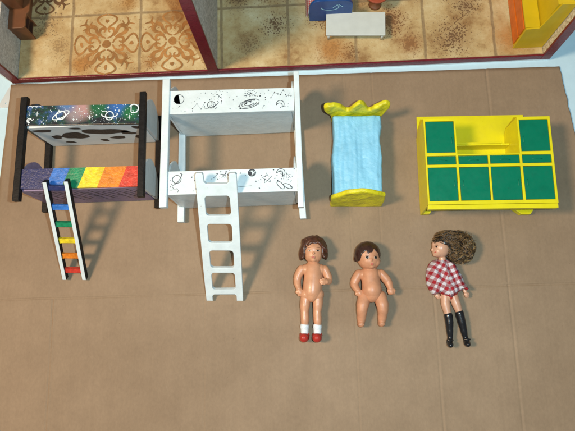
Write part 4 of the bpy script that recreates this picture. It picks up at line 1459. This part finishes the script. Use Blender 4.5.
def shirt():
    ol = [(-12.5, 83.6), (-19.2, 81.0), (-22.6, 76), (-24.3, 70.0), (-24.6, 63), (-23.8, 56.6), (-21.6, 51.4), (-19.4, 49.4), (-14.6, 50.8), (-11.5, 49.6), (-7.4, 48.2), (-4.3, 46.4), (-1.2, 48.2), (2.0, 50.8), (6.2, 52.2), (8.6, 54.4), (12.6, 52.6), (13.4, 54.6), (10.6, 62.5), (9.0, 67.5), (6.9, 72.5), (4.4, 77.2), (0.3, 80.6), (-4.5, 83.6)]
    n = 160
    # resample as a closed smooth curve
    P = [Vector(p) for p in ol]
    k = len(P)
    fine = []
    for i in range(k):
        p0, p1, p2, p3 = P[i - 1], P[i], P[(i + 1) % k], P[(i + 2) % k]
        for s_ in range(8):
            t = s_ / 8
            fine.append(0.5 * (2 * p1 + (p2 - p0) * t + (2 * p0 - 5 * p1 + 4 * p2 - p3) * t * t + (-p0 + 3 * p1 - 3 * p2 + p3) * t ** 3))
    L_ = [0.0]
    for a, c in zip(fine, fine[1:] + fine[:1]):
        L_.append(L_[-1] + (c - a).length)
    res = []
    j = 0
    for i in range(n):
        tgt = L_[-1] * i / n
        while L_[j + 1] < tgt:
            j += 1
        f = (tgt - L_[j]) / max(1e-9, L_[j + 1] - L_[j])
        res.append(fine[j].lerp(fine[(j + 1) % len(fine)], f))
    A, B = Vector((-8.4, 78.0)), Vector((-5.8, 58.0))
    def spine(p):
        t = max(0, min(1, (p - A).dot(B - A) / (B - A).length_squared))
        return A.lerp(B, t)
    mb = MB()
    rings = []
    R_ = 16
    for r in range(R_ + 1):
        t = r / R_
        row = []
        for i, p in enumerate(res):
            c = spine(p)
            q_ = p.lerp(c, t * 0.97)
            h_ = (5.0 + 6.5 * max(0.0, min(1.0, (60 - p.y) / 8))) * (1 - t) + 5.0 * t + 9.8 * math.sin(math.pi / 2 * min(1, t * 1.05)) ** 0.7
            fold = noise.noise(Vector((q_.x * 0.16 + q_.y * 0.09, q_.y * 0.045, 2.0))) * 3.4 + noise.noise(Vector((q_.x * 0.42, q_.y * 0.16, 7.0))) * 1.5
            ang = math.atan2(q_.x + 8.0, 86.0 - q_.y)
            fold += 0.9 * math.sin(ang * 13 + 1.5 * noise.noise(Vector((q_.x * 0.1, q_.y * 0.1, 1)))) * min(1.0, (86 - q_.y) / 18)
            h_ += fold * (1 - 0.35 * t)
            h_ = max(h_, 4.4 + 8.4 * min(1.0, t * 3.0))
            # the lying sleeves make their own ridges
            for (sa, sb) in (((-17.5, 77), (-19.4, 54)), ((0.0, 77), (10.6, 55))):
                sa, sb = Vector(sa), Vector(sb)
                tt = max(0, min(1, (q_ - sa).dot(sb - sa) / (sb - sa).length_squared))
                dd = (q_ - sa.lerp(sb, tt)).length
                h_ += 1.6 * math.exp(-(dd / 3.0) ** 2) - 1.0 * math.exp(-((dd - 6.0) / 2.0) ** 2)
            row.append(mb.bm.verts.new((q_.x, q_.y, h_)))
        rings.append(row)
    bot = [mb.bm.verts.new((p.x * 0.94 - 0.4, p.y * 0.96 + 2.6, 1.0)) for p in res]
    for i in range(n):
        jx = (i + 1) % n
        for r in range(R_):
            mb.bm.faces.new((rings[r][i], rings[r][jx], rings[r + 1][jx], rings[r + 1][i])).smooth = True
        mb.bm.faces.new((bot[i], bot[jx], rings[0][jx], rings[0][i])).smooth = True
    mb.bm.faces.new(rings[-1])
    uvl = mb.bm.loops.layers.uv.new('UVMap')
    for f in mb.bm.faces:
        for lp in f.loops:
            x, y = lp.vert.co.x, lp.vert.co.y
            xc = -5.5
            a = math.radians(-32 if x < xc else 22)
            dx = x - xc + 1.1 * noise.noise(Vector((x * 0.12, y * 0.12, 3)))
            y += 1.1 * noise.noise(Vector((x * 0.12, y * 0.12, 9)))
            lp[uvl].uv = (dx * math.cos(a) + (y - 60) * math.sin(a), -dx * math.sin(a) + (y - 60) * math.cos(a))
    return mb.build('shirt', M['gingham'], g)
shirt()
m = MB()
m.limb([(-7.0, 51.5, 7.2), (-1.6, 51.3, 7.2)], [5.3, 5.3])
m.limb([(-4.3, 50.5, 8.4), (-4.0, 47.0, 8.0)], [4.6, 3.2])
br_ = weld(m, 'briefs', M['shoe_red'], g, 0.4, 4)

def doll_hair():
    qh = random.Random(17)
    m = MB()
    m.ball((-5.6, 99.2, 10.6), (9.0, 8.4, 9.2), sub=3)
    m.ball((6.6, 93.6, 10.6), (10.4, 11.0, 8.8), sub=3)
    core = weld(m, 'hair', M['strand_dark'], g, 0.6, 3)
    jag(core, 1.0, 0.25, 4)
    m = MB()
    C0 = Vector((7.0, 93.6, 11.0))
    # combed over the crown towards the bun
    for i in range(260):
        a0 = qh.uniform(-0.2, 1.0)
        s0 = Vector((-15.5 + 6 * a0 + qh.uniform(-1, 1), 98.5 + 8.5 * math.sin(math.pi * min(1, a0 * 0.62 + 0.12)) + qh.uniform(-1, 0.8), 11 + qh.uniform(-5, 7)))
        e0 = C0 + Vector((qh.uniform(-9, 6), qh.uniform(-7, 12), qh.uniform(3, 8.5)))
        pts = []
        for k in range(9):
            t = k / 8
            p = s0.lerp(e0, t)
            p.z += 6.0 * math.sin(math.pi * t) * qh.uniform(0.7, 1.15)
            p.y += 2.5 * math.sin(math.pi * t) + 0.8 * math.sin(t * 9 + i)
            pts.append(p)
        m.tube(pts, qh.uniform(0.16, 0.32), qh.choice((0, 0, 0, 1, 1, 1, 1)), 4, False)
    # loose waves sweeping from the head round into the bun, in clumps
    for c_ in range(95):
        th = qh.uniform(0, 6.28)
        ph = qh.uniform(-0.15, 1.25)
        kk = qh.uniform(0.80, 1.12)
        span = qh.uniform(0.6, 1.9) * qh.choice((1, 1, 1, -1))
        wob = qh.uniform(0, 6.28)
        wf = qh.uniform(7, 13)
        rim = max(0.0, math.cos(th + span * 0.5))
        for i in range(9):
            R_ = Vector((13.2, 14.6, 10.6)) * kk * qh.uniform(0.95, 1.05)
            o1, o2 = qh.uniform(-0.16, 0.16), qh.uniform(-0.12, 0.12)
            gold = qh.random() < 0.10 + 0.22 * rim
            pts = []
            for k in range(14):
                t = k / 13
                if gold and not 0.25 < t < 0.75:
                    continue
                a = th + o1 + span * t
                pp = ph + o2 + 0.20 * math.sin(t * 5 + wob)
                rad = 1 + 0.06 * math.sin(t * wf + wob) + 0.10 * noise.noise(Vector((math.cos(a) * 1.6, math.sin(a) * 1.6, 4.0)))
                pts.append(C0 + Vector((R_.x * math.cos(a) * math.cos(pp) * rad, R_.y * math.sin(a) * math.cos(pp) * rad, max(-9.5, R_.z * math.sin(pp) * rad))))
            m.tube(pts, qh.uniform(0.13, 0.26), 2 if gold else qh.choice((0, 0, 1, 1, 1)), 4, False)
    # frizz standing off the outline
    for i in range(170):
        a = qh.uniform(-1.9, 2.3)
        p0 = C0 + Vector((12.0 * math.cos(a), 13.2 * math.sin(a), qh.uniform(-7, 7)))
        dr = Vector((math.cos(a + qh.uniform(-1.3, 1.3)), math.sin(a + qh.uniform(-1.3, 1.3)), qh.uniform(-0.2, 0.3)))
        cv = Vector((-dr.y, dr.x, 0)) * qh.uniform(-2.6, 2.6)
        ln = qh.uniform(1.5, 4.2)
        pts = [p0 + dr * (ln * k / 6) + cv * (k / 6) ** 2 + Vector((0.25 * math.sin(k * 2 + i), 0.25 * math.cos(k * 2.3 + i), 0)) for k in range(7)]
        m.tube(pts, qh.uniform(0.09, 0.15), qh.choice((1, 1, 2)), 4, False)
    # flyaway strands over the head
    for i in range(95):
        s0 = Vector((qh.uniform(-15, -8), qh.uniform(100, 104), qh.uniform(8, 16)))
        pk = Vector((qh.uniform(-15, 4), qh.uniform(106, 114.5), qh.uniform(7, 16)))
        e0 = Vector((qh.uniform(-3, 10), qh.uniform(101, 107), qh.uniform(10, 18)))
        pts = []
        for k in range(12):
            t = k / 11
            p = s0 * (1 - t) ** 2 + pk * 2 * t * (1 - t) + e0 * t * t
            p += Vector((0.4 * math.sin(t * 8 + i), 0.5 * math.sin(t * 7 + i * 2), 0))
            pts.append(p)
        m.tube(pts, qh.uniform(0.13, 0.22), qh.choice((1, 2, 1)), 4, False)
    st_ = m.build('hair_strands', [M['strand_dark'], M['strand_brown'], M['strand_gold']], core, True)
    st_['kind'] = 'stuff'
doll_hair()
